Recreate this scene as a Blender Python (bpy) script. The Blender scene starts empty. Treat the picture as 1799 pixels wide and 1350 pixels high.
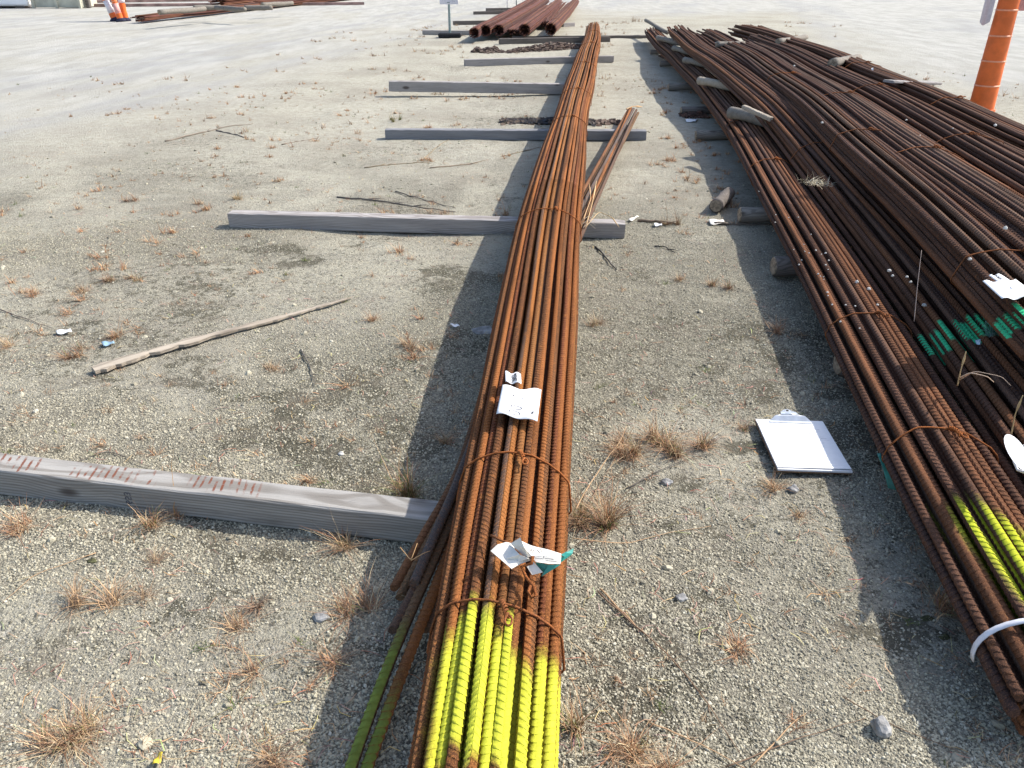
import bpy, math, random
import numpy as np
from mathutils import Vector, noise as mnoise
R = math.radians
random.seed(7); rng = np.random.default_rng(11)
S = bpy.context.scene; COL = S.collection

# ------------------------------------------------------------------ camera, sky, sun, exposure
CH, CT, CF = 1.4, R(27.9), 1400.0            # eye height, downward tilt, focal length in photo pixels
cam = bpy.data.cameras.new('camera'); cam.sensor_width = 36; cam.lens = CF/1799*36
cam.clip_start = 0.02; cam.clip_end = 2000
co = bpy.data.objects.new('camera', cam); COL.objects.link(co); S.camera = co
co.location = (0, 0, CH); co.rotation_euler = (math.pi/2-CT, 0, 0)
SUNV = Vector((1.0, 0.33, 1.0)).normalized()
w = bpy.data.worlds.new('World'); S.world = w; w.use_nodes = True
nt = w.node_tree; nt.nodes.clear()
sky = nt.nodes.new('ShaderNodeTexSky'); sky.sky_type = 'NISHITA'; sky.sun_disc = False
sky.sun_elevation = math.asin(SUNV.z); sky.sun_rotation = math.atan2(SUNV.x, SUNV.y)
sky.dust_density = 2.0
bg = nt.nodes.new('ShaderNodeBackground'); bg.inputs[1].default_value = 0.15
wo = nt.nodes.new('ShaderNodeOutputWorld')
nt.links.new(sky.outputs[0], bg.inputs[0]); nt.links.new(bg.outputs[0], wo.inputs[0])
sl = bpy.data.lights.new('sun', 'SUN'); sl.energy = 3.7; sl.angle = R(0.9); sl.color = (1.0, .95, .87)
so = bpy.data.objects.new('sun', sl); COL.objects.link(so); so.rotation_euler = SUNV.to_track_quat('Z', 'Y').to_euler()
so.location = (5, 2, 8)
S.view_settings.view_transform = 'Standard'; S.view_settings.look = 'None'
S.view_settings.gamma = 1; S.view_settings.use_curve_mapping = False
S.view_settings.exposure = 0.79

def spot(u, v, z=0.0):
    """the world point at height z that a sight line through photo point (u,v) meets: used to survey the yard"""
    a = (u-899.5)/CF; b = (675-v)/CF
    dy = math.cos(CT)+b*math.sin(CT); dz = -math.sin(CT)+b*math.cos(CT)
    t = (z-CH)/dz
    return Vector((a*t, dy*t, z))

# ------------------------------------------------------------------ mesh helpers
def link(o, parent=None):
    COL.objects.link(o)
    if parent: o.parent = parent
    return o
def tag(o, label=None, cat=None, group=None, kind=None):
    if label: o['label'] = label
    if cat: o['category'] = cat
    if group: o['group'] = group
    if kind: o['kind'] = kind
    return o
def empty(name, loc):
    o = bpy.data.objects.new(name, None); o.location = loc; o.empty_display_size = .05
    return link(o)
class MB:
    """collects vertices and polygons"""
    def __init__(s): s.v = []; s.n = 0; s.f = []; s.c = []
    def add(s, verts, faces, col=None):
        verts = np.asarray(verts, dtype=np.float32).reshape(-1, 3)
        for f in faces if isinstance(faces, (list, tuple)) and len(faces) and isinstance(faces[0], np.ndarray) else [faces]:
            if isinstance(f, np.ndarray): s.f.append(f.astype(np.int64)+s.n)
            else:
                for q in f: s.f.append(np.array([q], dtype=np.int64)+s.n)
        s.v.append(verts); s.n += len(verts)
        if col is not None: s.c.append(np.tile(np.array(list(col)+[1.0], dtype=np.float32), (len(verts), 1)))
    def mesh(s, name, smooth=False):
        me = bpy.data.meshes.new(name)
        V = np.concatenate(s.v); me.vertices.add(len(V)); me.vertices.foreach_set('co', V.ravel())
        tot = np.concatenate([np.full(len(f), f.shape[1]) for f in s.f]); loops = np.concatenate([f.ravel() for f in s.f])
        me.loops.add(len(loops)); me.loops.foreach_set('vertex_index', loops.astype(np.int32))
        st = np.concatenate([[0], np.cumsum(tot)[:-1]])
        me.polygons.add(len(tot)); me.polygons.foreach_set('loop_start', st.astype(np.int32))
        me.update(calc_edges=True)
        me.polygons.foreach_set('use_smooth', np.full(len(tot), smooth))
        if s.c:
            a = me.color_attributes.new('tint', 'FLOAT_COLOR', 'POINT'); a.data.foreach_set('color', np.concatenate(s.c).ravel())
        me.validate(); me.update()
        return me
    def build(s, name, mat, parent=None, smooth=False):
        me = s.mesh(name, smooth)
        if mat: me.materials.append(mat)
        return link(bpy.data.objects.new(name, me), parent)
def box(mb, c, sx, sy, sz, ax=None, bev=0.0, col=None):
    """box of half sizes with axes ax (3 vectors), chamfered along its length"""
    ax = ax or (Vector((1,0,0)), Vector((0,1,0)), Vector((0,0,1)))
    c = Vector(c); b = min(bev, sy*.8, sz*.8)
    if b <= 0:
        P = [c+ax[0]*(i*sx)+ax[1]*(j*sy)+ax[2]*(k*sz) for i in (-1,1) for j in (-1,1) for k in (-1,1)]
        mb.add(P, [(0,1,3,2),(4,6,7,5),(0,4,5,1),(2,3,7,6),(0,2,6,4),(1,5,7,3)], col); return
    sec = [(-sy+b,-sz),(sy-b,-sz),(sy,-sz+b),(sy,sz-b),(sy-b,sz),(-sy+b,sz),(-sy,sz-b),(-sy,-sz+b)]
    rings = [(-sx, .0), (-sx+b, 1), (sx-b, 1), (sx, .0)]
    P = []
    for x, k in rings:
        for y, z in sec:
            f = 1 if k else (1-b/sy, 1-b/sz)
            yy, zz = (y, z) if k else (y*f[0], z*f[1])
            P.append(c+ax[0]*x+ax[1]*yy+ax[2]*zz)
    F = []
    for r in range(3):
        for i in range(8):
            j = (i+1) % 8; F.append((r*8+i, r*8+j, (r+1)*8+j, (r+1)*8+i))
    F.append(tuple(range(7,-1,-1))); F.append(tuple(range(24,32)))
    mb.add(P, F, col)
def tube(mb, pts, rad, n=6, col=None, cap=True):
    pts = np.array([list(p) for p in pts], dtype=float); m = len(pts)
    rad = np.broadcast_to(np.asarray(rad, dtype=float), (m,))
    t = np.gradient(pts, axis=0); t /= np.linalg.norm(t, axis=1)[:, None]+1e-12
    up = np.array([0,0,1.0]); 
    side = np.cross(t, up); bad = np.linalg.norm(side, axis=1) < .2
    if bad.any(): side[bad] = np.cross(t[bad], np.array([0,1.0,0]))
    for i in range(1, m):
        if np.dot(side[i], side[i-1]) < 0: side[i] *= -1
    side /= np.linalg.norm(side, axis=1)[:, None]; u2 = np.cross(side, t)
    a = np.arange(n)/n*2*np.pi
    V = pts[:,None]+rad[:,None,None]*(np.cos(a)[None,:,None]*side[:,None]+np.sin(a)[None,:,None]*u2[:,None])
    mb.add(V.reshape(-1,3), quads(m, n, cap), col)
_q = {}
def quads(m, n, cap=True):
    k = (m, n, cap)
    if k not in _q:
        i = np.arange(m-1)[:,None]*n; j = np.arange(n)[None,:]; j2 = (j+1) % n
        q = np.stack([i+j, i+j2, i+n+j2, i+n+j], -1).reshape(-1,4)
        out = [q]
        if cap: out += [np.arange(n)[::-1][None], (np.arange(n)+(m-1)*n)[None]]
        _q[k] = out
    return _q[k]
def lathe(mb, prof, c, ax=Vector((0,0,1)), n=20, col=None):
    ax = Vector(ax).normalized(); s = ax.orthogonal().normalized(); u = ax.cross(s)
    P = []
    for r, h in prof:
        for k in range(n):
            a = 2*math.pi*k/n; P.append(Vector(c)+ax*h+s*(r*math.cos(a))+u*(r*math.sin(a)))
    mb.add(P, quads(len(prof), n, True), col)

# value noise in numpy
_g = rng.random((256, 256))
def vn(x, y):
    xi = np.floor(x).astype(int); yi = np.floor(y).astype(int); fx = x-xi; fy = y-yi
    fx = fx*fx*(3-2*fx); fy = fy*fy*(3-2*fy)
    a = _g[xi%256, yi%256]; b = _g[(xi+1)%256, yi%256]; c = _g[xi%256, (yi+1)%256]; d = _g[(xi+1)%256, (yi+1)%256]
    return (a*(1-fx)+b*fx)*(1-fy)+(c*(1-fx)+d*fx)*fy
def fbm(x, y, o=4):
    x = np.asarray(x, float); y = np.asarray(y, float); s = 0; a = .5; t = 0
    for k in range(o): s = s+a*vn(x*2**k+17.3*k, y*2**k+5.1*k); t += a; a *= .5
    return s/t
def sm(a, b, x): t = np.clip((x-a)/(b-a), 0, 1); return t*t*(3-2*t)

# ------------------------------------------------------------------ materials
class NT:
    def __init__(s, name, rough=.8, spec=.3, metal=0.0):
        s.m = bpy.data.materials.new(name); s.m.use_nodes = True; s.t = s.m.node_tree
        s.b = s.t.nodes['Principled BSDF']; s.b.inputs['Roughness'].default_value = rough
        s.b.inputs['Specular IOR Level'].default_value = spec; s.b.inputs['Metallic'].default_value = metal
    def n(s, typ, ins=None, **kw):
        o = s.t.nodes.new(typ)
        for k, v in kw.items(): setattr(o, k, v)
        for k, v in (ins or {}).items(): s.put(o.inputs[k], v)
        return o
    def put(s, sock, v):
        if isinstance(v, bpy.types.NodeSocket): s.t.links.new(v, sock)
        elif isinstance(v, (tuple, list)) and len(v) == 3 and sock.type == 'RGBA': sock.default_value = (*v, 1)
        else: sock.default_value = v
    def math(s, op, a, b=0.0, c=None):
        o = s.t.nodes.new('ShaderNodeMath'); o.operation = op; s.put(o.inputs[0], a); s.put(o.inputs[1], b)
        if c is not None: s.put(o.inputs[2], c)
        return o.outputs[0]
    def mix(s, f, a, b, mode='MIX'):
        o = s.t.nodes.new('ShaderNodeMix'); o.data_type = 'RGBA'; o.blend_type = mode
        s.put(o.inputs[0], f); s.put(o.inputs[6], a); s.put(o.inputs[7], b); return o.outputs[2]
    def step(s, x, lo, hi):
        o = s.t.nodes.new('ShaderNodeMapRange'); o.interpolation_type = 'SMOOTHSTEP'
        s.put(o.inputs[0], x); s.put(o.inputs[1], lo); s.put(o.inputs[2], hi); return o.outputs[0]
    def noise(s, vec, scale, detail=3, rough=.55):
        return s.n('ShaderNodeTexNoise', {'Vector': vec, 'Scale': scale, 'Detail': detail, 'Roughness': rough}).outputs[0]
    def obj(s): return s.n('ShaderNodeTexCoord').outputs['Object']
    def vmul(s, v, t):
        o = s.n('ShaderNodeVectorMath', operation='MULTIPLY'); s.put(o.inputs[0], v); o.inputs[1].default_value = t; return o.outputs[0]
    def vadd(s, v, t):
        o = s.n('ShaderNodeVectorMath', operation='ADD'); s.put(o.inputs[0], v); s.put(o.inputs[1], t); return o.outputs[0]
    def ramp(s, x, stops):
        o = s.t.nodes.new('ShaderNodeValToRGB'); s.put(o.inputs[0], x); e = o.color_ramp.elements
        while len(e) < len(stops): e.new(.5)
        for i, (p, c) in enumerate(stops): e[i].position = p; e[i].color = (*c, 1)
        return o.outputs[0]
    def bump(s, h, dist, strength=1.0):
        s.put(s.b.inputs['Normal'], s.n('ShaderNodeBump', {'Height': h, 'Distance': dist, 'Strength': strength}).outputs[0])
    def base(s, c): s.put(s.b.inputs['Base Color'], c); return s.m
def flat(name, c, rough=.6, spec=.3, metal=0.0, var=.12, scale=40, bump=0.0):
    k = NT(name, rough, spec, metal); v = k.obj(); f = k.noise(v, scale, 4)
    c2 = tuple(x*(1-var*1.6) for x in c); c1 = tuple(min(1, x*(1+var)) for x in c)
    if bump: k.bump(f, bump)
    return k.base(k.mix(k.step(f, .3, .7), c2, c1))

def m_rebar(name, pal, paint=None, lo=None):
    """pal: list of per-bar base colours; paint = (y0,y1,colour,full) spray band along local y"""
    k = NT(name, .88, .12)
    v = k.obj(); rnd = k.n('ShaderNodeObjectInfo').outputs['Random']
    off = k.n('ShaderNodeCombineXYZ', {0: k.math('MULTIPLY', rnd, 37.0), 1: k.math('MULTIPLY', rnd, 91.0), 2: k.math('MULTIPLY', rnd, 53.0)}).outputs[0]
    p = k.vadd(v, off)
    st = []
    for i, c in enumerate(pal): st.append((i/len(pal), c))
    o = k.t.nodes.new('ShaderNodeValToRGB'); o.color_ramp.interpolation = 'CONSTANT'; e = o.color_ramp.elements
    while len(e) < len(st): e.new(.5)
    for i, (q, c) in enumerate(st): e[i].position = q; e[i].color = (*c, 1)
    k.put(o.inputs[0], rnd)
    c = o.outputs[0]
    long_ = k.noise(k.vmul(p, (14, .9, 14)), 1.0, 4, .6)
    c = k.mix(k.math('MULTIPLY', k.step(long_, .42, .68), .65), c, tuple(x*.42 for x in pal[0]))
    mid = k.noise(p, 42, 4, .7)
    c = k.mix(k.math('MULTIPLY', k.step(mid, .52, .72), .75), c, pal[1])
    fine = k.noise(p, 380, 3, .75)
    c = k.mix(k.math('MULTIPLY', k.step(fine, .5, .7), .55), c, tuple(min(1, x*2.1+.01) for x in pal[1]))
    c = k.mix(k.math('MULTIPLY', k.step(fine, .5, .3), .6), c, tuple(x*.28 for x in pal[0]))
    if paint:
        sep = k.n('ShaderNodeSeparateXYZ', {0: v}); y = sep.outputs[1]
        y0, y1, pc, top = paint
        edge = k.math('MULTIPLY', k.math('SUBTRACT', rnd, .5), (y1-y0)*.42)
        wob = k.math('MULTIPLY', k.math('SUBTRACT', k.noise(p, 22, 3), .5), .05)
        ye = k.math('ADD', k.math('ADD', y, edge), wob)
        if lo is not None: ye = k.math('ADD', ye, k.math('MULTIPLY', sep.outputs[0], .55))
        f = (y1-y0)*.24
        f0 = f*.6 if lo is None else f*2.2
        a = k.math('MULTIPLY', k.step(ye, y0-f*.6, y0+f*.6), k.step(ye, y1+f, y1-f))
        if lo is not None:     # the spray fades out toward one side of the bundle
            a = k.math('MULTIPLY', a, k.math('ADD', k.math('MULTIPLY', k.step(sep.outputs[0], lo, lo+.07), .88), .12))
        nz = k.n('ShaderNodeSeparateXYZ', {0: k.n('ShaderNodeNewGeometry').outputs['Normal']}).outputs[2]
        nx = k.n('ShaderNodeSeparateXYZ', {0: k.n('ShaderNodeNewGeometry').outputs['Normal']}).outputs[0]
        a = k.math('MULTIPLY', a, k.step(nz, top, top+.45))
        cover = k.math('ADD', k.math('ADD', k.math('MULTIPLY', fine, .45), k.math('MULTIPLY', mid, .35)), a)
        a2 = k.math('MULTIPLY', k.step(cover, .55, 1.2), .92)
        pcv = k.mix(k.step(mid, .35, .7), tuple(x*.72 for x in pc), pc)
        c = k.mix(a2, c, pcv)
    k.bump(k.math('ADD', k.math('MULTIPLY', fine, .5), mid), .0016, .8)
    return k.base(c)

RUST = [(.100,.043,.020), (.27,.105,.030), (.120,.076,.055), (.21,.075,.024), (.135,.044,.022), (.070,.038,.027), (.20,.090,.032), (.17,.055,.026), (.095,.052,.033), (.24,.088,.028), (.13,.060,.028), (.18,.060,.024)]
PILE = [(.082,.042,.028), (.155,.068,.032), (.110,.064,.046), (.070,.038,.028), (.140,.060,.030), (.120,.078,.056), (.062,.038,.032), (.175,.075,.036), (.095,.05,.034)]
YEL = (.58,.60,.05); 
M = {}
M['rust'] = m_rebar('rust_orange', RUST, (.78, 1.11, YEL, -.15), -.085)
M['wire'] = m_rebar('rusty_wire', [(.20,.075,.03), (.30,.10,.03)])
M['pile1'] = m_rebar('rust_dark_yellow_paint', PILE, (1.17, 1.62, (.50,.55,.03), .30), -.06)
M['pile2'] = m_rebar('rust_dark_green_paint', PILE, (2.56, 2.71, (.06,.66,.30), .35))
M['pile3'] = m_rebar('rust_dark_green_paint_upper', PILE, (2.27, 2.38, (.06,.66,.30), .35))
M['pile'] = m_rebar('rust_dark', PILE)
def m_farbar():
    k = NT('rust_far', .85, .2); a = k.n('ShaderNodeAttribute', attribute_name='tint').outputs[0]
    return k.base(k.mix(k.math('MULTIPLY', k.step(k.noise(k.vmul(k.obj(), (9,.7,9)), 1.0, 4), .45, .7), .5), a, (.06,.028,.022)))
M['far'] = m_farbar()
M['farend'] = m_rebar('rust_far_end', [(.06,.028,.018), (.08,.036,.02)])
M['loose'] = m_rebar('rust_grey', [(.105,.072,.055), (.18,.085,.042), (.115,.095,.085), (.10,.088,.082)])
M['loosegreen'] = m_rebar('rust_grey_green_paint', [(.13,.085,.05), (.24,.095,.035), (.11,.09,.075)], (.5, 1.16, (.20,.26,.05), .25))

def m_wood(name, c1, c2, c3, stains=False):
    k = NT(name, .85, .15); v = k.obj()
    g = k.noise(k.vmul(v, (2.2, 30, 30)), 1.0, 4, .65)
    sx = k.n('ShaderNodeSeparateXYZ', {0: v}); rnd = k.n('ShaderNodeObjectInfo').outputs['Random']
    xs = k.math('ADD', sx.outputs[0], k.math('MULTIPLY', rnd, 9.0))
    def nx1(sc, off): return k.math('SUBTRACT', k.noise(k.n('ShaderNodeCombineXYZ', {0: k.math('MULTIPLY', xs, sc), 1: off, 2: off}).outputs[0], 1.0, 2), .5)
    kn = k.n('ShaderNodeTexVoronoi', {'Vector': k.vmul(k.n('ShaderNodeCombineXYZ', {0: xs, 1: sx.outputs[1], 2: sx.outputs[2]}).outputs[0], (3.1, 7, 7)), 'Scale': 1.0})
    kd = kn.outputs['Distance']; knot = k.step(kd, .17, .07); near_k = k.step(kd, .5, .1)
    ya = k.math('ADD', sx.outputs[1], k.math('MULTIPLY', nx1(1.1, 3.3), .075)); za = k.math('ADD', k.math('ADD', sx.outputs[2], .055), k.math('MULTIPLY', nx1(.9, 8.1), .085))
    rr_ = k.math('SQRT', k.math('ADD', k.math('MULTIPLY', ya, ya), k.math('MULTIPLY', za, za)))
    w_ = k.math('SINE', k.math('ADD', k.math('MULTIPLY', rr_, 760.0), k.math('ADD', k.math('MULTIPLY', g, 3.0), k.math('MULTIPLY', near_k, 9.0))))
    w_ = k.math('ADD', k.math('MULTIPLY', w_, .5), .5)
    f = k.noise(k.vmul(v, (7, 260, 260)), 1.0, 3, .6)
    c = k.mix(k.step(g, .3, .75), c1, c2)
    c = k.mix(k.math('MULTIPLY', k.step(w_, .35, .95), .55), c, c3)
    c = k.mix(k.math('MULTIPLY', knot, .85), c, (.06,.045,.038))
    c = k.mix(k.math('MULTIPLY', k.step(f, .55, .75), .5), c, tuple(x*.5 for x in c3))
    blot = k.noise(k.vmul(v, (3, 14, 14)), 1.0, 3)
    c = k.mix(k.math('MULTIPLY', k.step(blot, .62, .78), .45), c, tuple(x*.45 for x in c3))
    if stains:   # rust marks left where bars lay across the top
        sp = k.n('ShaderNodeSeparateXYZ', {0: v}); nz = k.n('ShaderNodeSeparateXYZ', {0: k.n('ShaderNodeNewGeometry').outputs['Normal']}).outputs[2]
        x = k.math('ADD', sp.outputs[0], k.math('MULTIPLY', sp.outputs[1], .32))
        band = k.math('SINE', k.math('MULTIPLY', k.math('ADD', x, k.math('MULTIPLY', k.noise(v, 3.0, 1), .07)), 6.2832/.0232))
        cl = k.math('ADD', k.step(k.math('ABSOLUTE', k.math('SUBTRACT', x, stains[0])), stains[1]+.012, stains[1]-.012), 0.0)
        for q in range(2, len(stains), 2):
            cl = k.math('ADD', cl, k.step(k.math('ABSOLUTE', k.math('SUBTRACT', x, stains[q])), stains[q+1]+.012, stains[q+1]-.012))
        yl = k.step(k.math('ABSOLUTE', k.math('ADD', sp.outputs[1], k.math('MULTIPLY', k.math('SUBTRACT', k.noise(k.vmul(v, (30, 1, 1)), 1.0, 1), .55), .09))), .037, .022)
        br = k.math('MULTIPLY', k.step(k.noise(v, 75, 4, .8), .34, .50), k.step(k.noise(v, 19, 2), .36, .52))
        st = k.math('MULTIPLY', k.math('MULTIPLY', k.math('MULTIPLY', k.step(k.math('ADD', band, k.math('MULTIPLY', k.math('SUBTRACT', k.noise(v, 120, 3, .7), .5), 1.4)), .15, .85), cl), k.math('MULTIPLY', yl, br)), k.step(nz, .7, .95))
        c = k.mix(k.math('MULTIPLY', st, .95), c, (.17,.06,.035))
    k.bump(k.math('ADD', k.math('MULTIPLY', f, .6), k.math('MULTIPLY', g, .8)), .0025)
    return k.base(c)
M['wood'] = m_wood('weathered_wood', (.40,.375,.355), (.29,.27,.26), (.17,.145,.13))
M['wood1'] = m_wood('weathered_wood_stained', (.36,.345,.32), (.26,.245,.225), (.14,.122,.102), (-.34,.07, -.03,.135, .265,.055, .37,.055))
M['wood_dark'] = m_wood('dark_wood', (.19,.165,.15), (.12,.105,.09), (.06,.05,.04))
M['wood_tan'] = m_wood('tan_wood', (.44,.385,.31), (.33,.28,.22), (.19,.155,.12))
M['log'] = m_wood('log_wood', (.27,.245,.21), (.18,.16,.135), (.09,.08,.068))
M['cut'] = flat('cut_wood', (.30,.24,.17), .9, var=.3, scale=60)
M['bark'] = flat('bark', (.10,.07,.058), .95, var=.5, scale=60, bump=.004)
M['paper'] = flat('white_paper', (.82,.82,.82), .6, .2, var=.02)
M['paper_warm'] = flat('cream_paper', (.78,.74,.66), .7, .2, var=.06, scale=25)
M['ink'] = flat('black_ink', (.02,.02,.025), .6)
M['pen'] = flat('marker_ink', (.09,.09,.11), .6)
M['faint'] = flat('faint_print', (.42,.42,.45), .6)
M['teal'] = flat('teal_plastic', (.03,.26,.22), .4, .5, var=.2, scale=25)
M['board'] = flat('hardboard', (.20,.12,.07), .7, var=.25, scale=60)
M['steel'] = flat('clip_steel', (.62,.65,.68), .38, .5, .6, var=.06)
M['hole_shade'] = flat('eyelet_shade', (.05,.05,.05), .8)
M['orange'] = flat('orange_plastic', (.78,.16,.03), .5, .4, var=.10, scale=9)
M['lip'] = flat('sunlit_orange_edge', (.85,.36,.20), .5, .4, var=.1, scale=30)  # sun catching the lip edges, put into the colour as lighter orange
M['white_plastic'] = flat('white_plastic', (.72,.68,.70), .5, .4, var=.06)
M['pinkband'] = flat('faded_band', (.68,.34,.30), .6)
M['black'] = flat('black_rubber', (.022,.022,.026), .8, var=.3)
M['navy'] = flat('dark_blue_rubber', (.02,.022,.05), .8, var=.3)
M['post'] = flat('galvanised_post', (.23,.29,.28), .5, .4, .2)
M['maroon'] = flat('maroon_print', (.09,.035,.045), .6)
M['beige'] = flat('beige_paint', (.52,.50,.40), .7, var=.12, scale=3)
M['whitewall'] = flat('white_sheet', (.85,.85,.84), .7, var=.03, scale=2)
M['rail'] = flat('reddish_rail', (.34,.22,.19), .8, var=.3, scale=2)
M['strap'] = flat('white_strap', (.70,.70,.74), .5, .3, var=.08)
M['blue'] = flat('blue_plastic', (.25,.38,.48), .4)
M['leafy'] = flat('yellow_leaf', (.60,.46,.05), .7)
def m_tint(name, rough=.8, tr=0.0):
    k = NT(name, rough, .2)
    a = k.n('ShaderNodeAttribute', attribute_name='tint').outputs[0]
    return k.base(a)
M['grass'] = m_tint('dry_grass_blades')
M['chips'] = m_tint('chips')
def m_stone():
    k = NT('gravel_stone', .85, .25); v = k.obj(); r = k.n('ShaderNodeObjectInfo').outputs['Random']
    c = k.ramp(r, [(0,(.14,.127,.095)), (.12,(.24,.22,.165)), (.40,(.345,.318,.238)), (.70,(.44,.405,.298)), (.93,(.47,.435,.33)), (1,(.56,.53,.43))])
    f = k.noise(v, 3.0, 4, .7)
    c = k.mix(k.math('MULTIPLY', k.step(f, .45, .7), .35), c, (.13,.12,.105))
    return k.base(c)
M['stone'] = m_stone()
M['rock'] = flat('grey_rock', (.30,.295,.285), .85, var=.3, scale=35, bump=.003)
M['quartz'] = flat('pale_pebble', (.58,.57,.53), .6, var=.2, scale=60)
def m_ground():
    k = NT('gravel_ground', .95, .04); v = k.obj()
    at = k.n('ShaderNodeAttribute', attribute_name='mask')
    sp = k.n('ShaderNodeSeparateColor', {0: at.outputs[0]}); moss, road, track = sp.outputs[0], sp.outputs[1], sp.outputs[2]
    grit = k.n('ShaderNodeAttribute', attribute_name='grit').outputs['Fac']
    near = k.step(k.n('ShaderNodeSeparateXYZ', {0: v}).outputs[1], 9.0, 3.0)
    vo = k.n('ShaderNodeTexVoronoi', {'Vector': v, 'Scale': 150.0, 'Randomness': 1.0})
    cellc = k.n('ShaderNodeSeparateColor', {0: vo.outputs['Color']}).outputs[0]
    vo2 = k.n('ShaderNodeTexVoronoi', {'Vector': v, 'Scale': 62.0})
    cell2 = k.n('ShaderNodeSeparateColor', {0: vo2.outputs['Color']}).outputs[1]
    grain = k.ramp(cellc, [(0,(.13,.122,.10)), (.25,(.26,.245,.195)), (.62,(.37,.345,.275)), (.9,(.45,.42,.335)), (1,(.52,.49,.41))])
    fineN = k.noise(v, 420, 3, .7)
    big = k.noise(v, .8, 5, .6); med = k.noise(v, 5.5, 5, .65)
    fines = k.mix(k.step(fineN, .3, .7), (.32,.30,.235), (.46,.43,.335))
    c = k.mix(k.step(k.math('ADD', med, k.math('MULTIPLY', cell2, .25)), .52, .74), fines, grain)
    crev = k.math('MULTIPLY', k.step(vo.outputs['Distance'], .30, .62), k.math('ADD', k.math('MULTIPLY', grit, .62), .08))
    c = k.mix(crev, c, (.10,.092,.07))
    patch = k.step(k.math('ADD', k.noise(v, 30, 4, .75), k.math('MULTIPLY', grit, .13)), .54, .70)
    c = k.mix(k.math('MULTIPLY', patch, .46), c, (.17,.155,.12))
    lite = k.step(k.noise(k.vmul(v, (2.2, 3.2, 1)), 1.0, 6, .7), .50, .66)
    c = k.mix(k.math('MULTIPLY', lite, .45), c, (.47,.44,.35))
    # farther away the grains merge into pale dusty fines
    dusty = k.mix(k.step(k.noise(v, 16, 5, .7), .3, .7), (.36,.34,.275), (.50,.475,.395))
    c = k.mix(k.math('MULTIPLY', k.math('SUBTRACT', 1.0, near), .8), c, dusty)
    c = k.mix(k.math('MULTIPLY', k.step(big, .42, .66), .45), c, (.255,.23,.185))
    c = k.mix(k.math('MULTIPLY', k.step(med, .60, .76), .4), c, (.19,.165,.13))
    # moss and dark organic crust between the grains
    mm = k.math('ADD', k.math('ADD', k.math('MULTIPLY', k.noise(v, 24, 5, .8), 1.15), k.math('MULTIPLY', k.noise(v, 120, 3, .8), .85)), k.math('MULTIPLY', moss, .40))
    mm = k.step(mm, 1.17, 1.30)
    c = k.mix(k.math('MULTIPLY', mm, .82), c, k.mix(k.step(fineN, .35, .65), (.045,.042,.03), (.10,.092,.062)))
    br = k.math('ADD', k.math('MULTIPLY', k.noise(k.vmul(v, (4.0, 6.5, 1)), 1.0, 6, .72), .95), k.math('MULTIPLY', moss, .12))
    c = k.mix(k.math('MULTIPLY', k.step(br, .50, .72), .50), c, k.mix(k.step(fineN, .3, .7), (.17,.145,.115), (.25,.22,.175)))
    # traffic lane: pale compacted dust with grey wheel tracks
    pale = k.mix(k.step(k.noise(k.vmul(v, (3.0, .8, 1)), 1.0, 6, .7), .35, .65), (.37,.36,.32), (.47,.46,.42))
    c = k.mix(road, c, pale)
    c = k.mix(k.math('MULTIPLY', track, .70), c, (.315,.315,.31))
    h = k.math('ADD', k.math('MULTIPLY', k.math('SUBTRACT', 1.0, vo.outputs['Distance']), .5), k.math('MULTIPLY', fineN, .5))
    h = k.math('ADD', h, k.math('MULTIPLY', k.noise(v, 45, 4, .7), 2.0))
    k.bump(h, .008, .95)
    return k.base(c)
M['ground'] = m_ground()

# ------------------------------------------------------------------ ground sheet
BLOBS = [(spot(740,650), .28, 1), (spot(800,500), .22, .8), (spot(330,480), .75, .45), (spot(600,800), .3, .7), (spot(700,760), .25, .9),
         (spot(1450,640), .25, .8), (spot(1500,800), .2, .7), (spot(430,1060), .25, .5), (spot(1130,1230), .25, .5), (spot(1200,620), .5, .45),
         (spot(1260,1080), .25, .45), (spot(1640,1100), .12, 1), (spot(1050,850), .2, .5), (spot(560,640), .3, .4), (spot(640,260), .5, .35),
         (spot(380,300), .8, .35), (spot(930,215), .35, .9), (spot(740,365), .45, .5), (spot(850,590), .2, 1), (spot(200,600), .5, .4), (spot(1100,500),.25,.5),
         (spot(1350,640), .3, .55), (spot(520,700), .35, .45), (spot(880,120), 1.0, .3), (spot(1000,1300), .15, .7), (spot(690,1200), .15, .6)]
def gz(x, y):
    x = np.asarray(x, float); y = np.asarray(y, float)
    return (fbm(x*2.3+40, y*2.3+9, 4)-.5)*.034*sm(60, 20, np.hypot(x, y)) + (fbm(x*9+3, y*9+70, 3)-.5)*.010*sm(14, 4, np.hypot(x, y)) - .004
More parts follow.
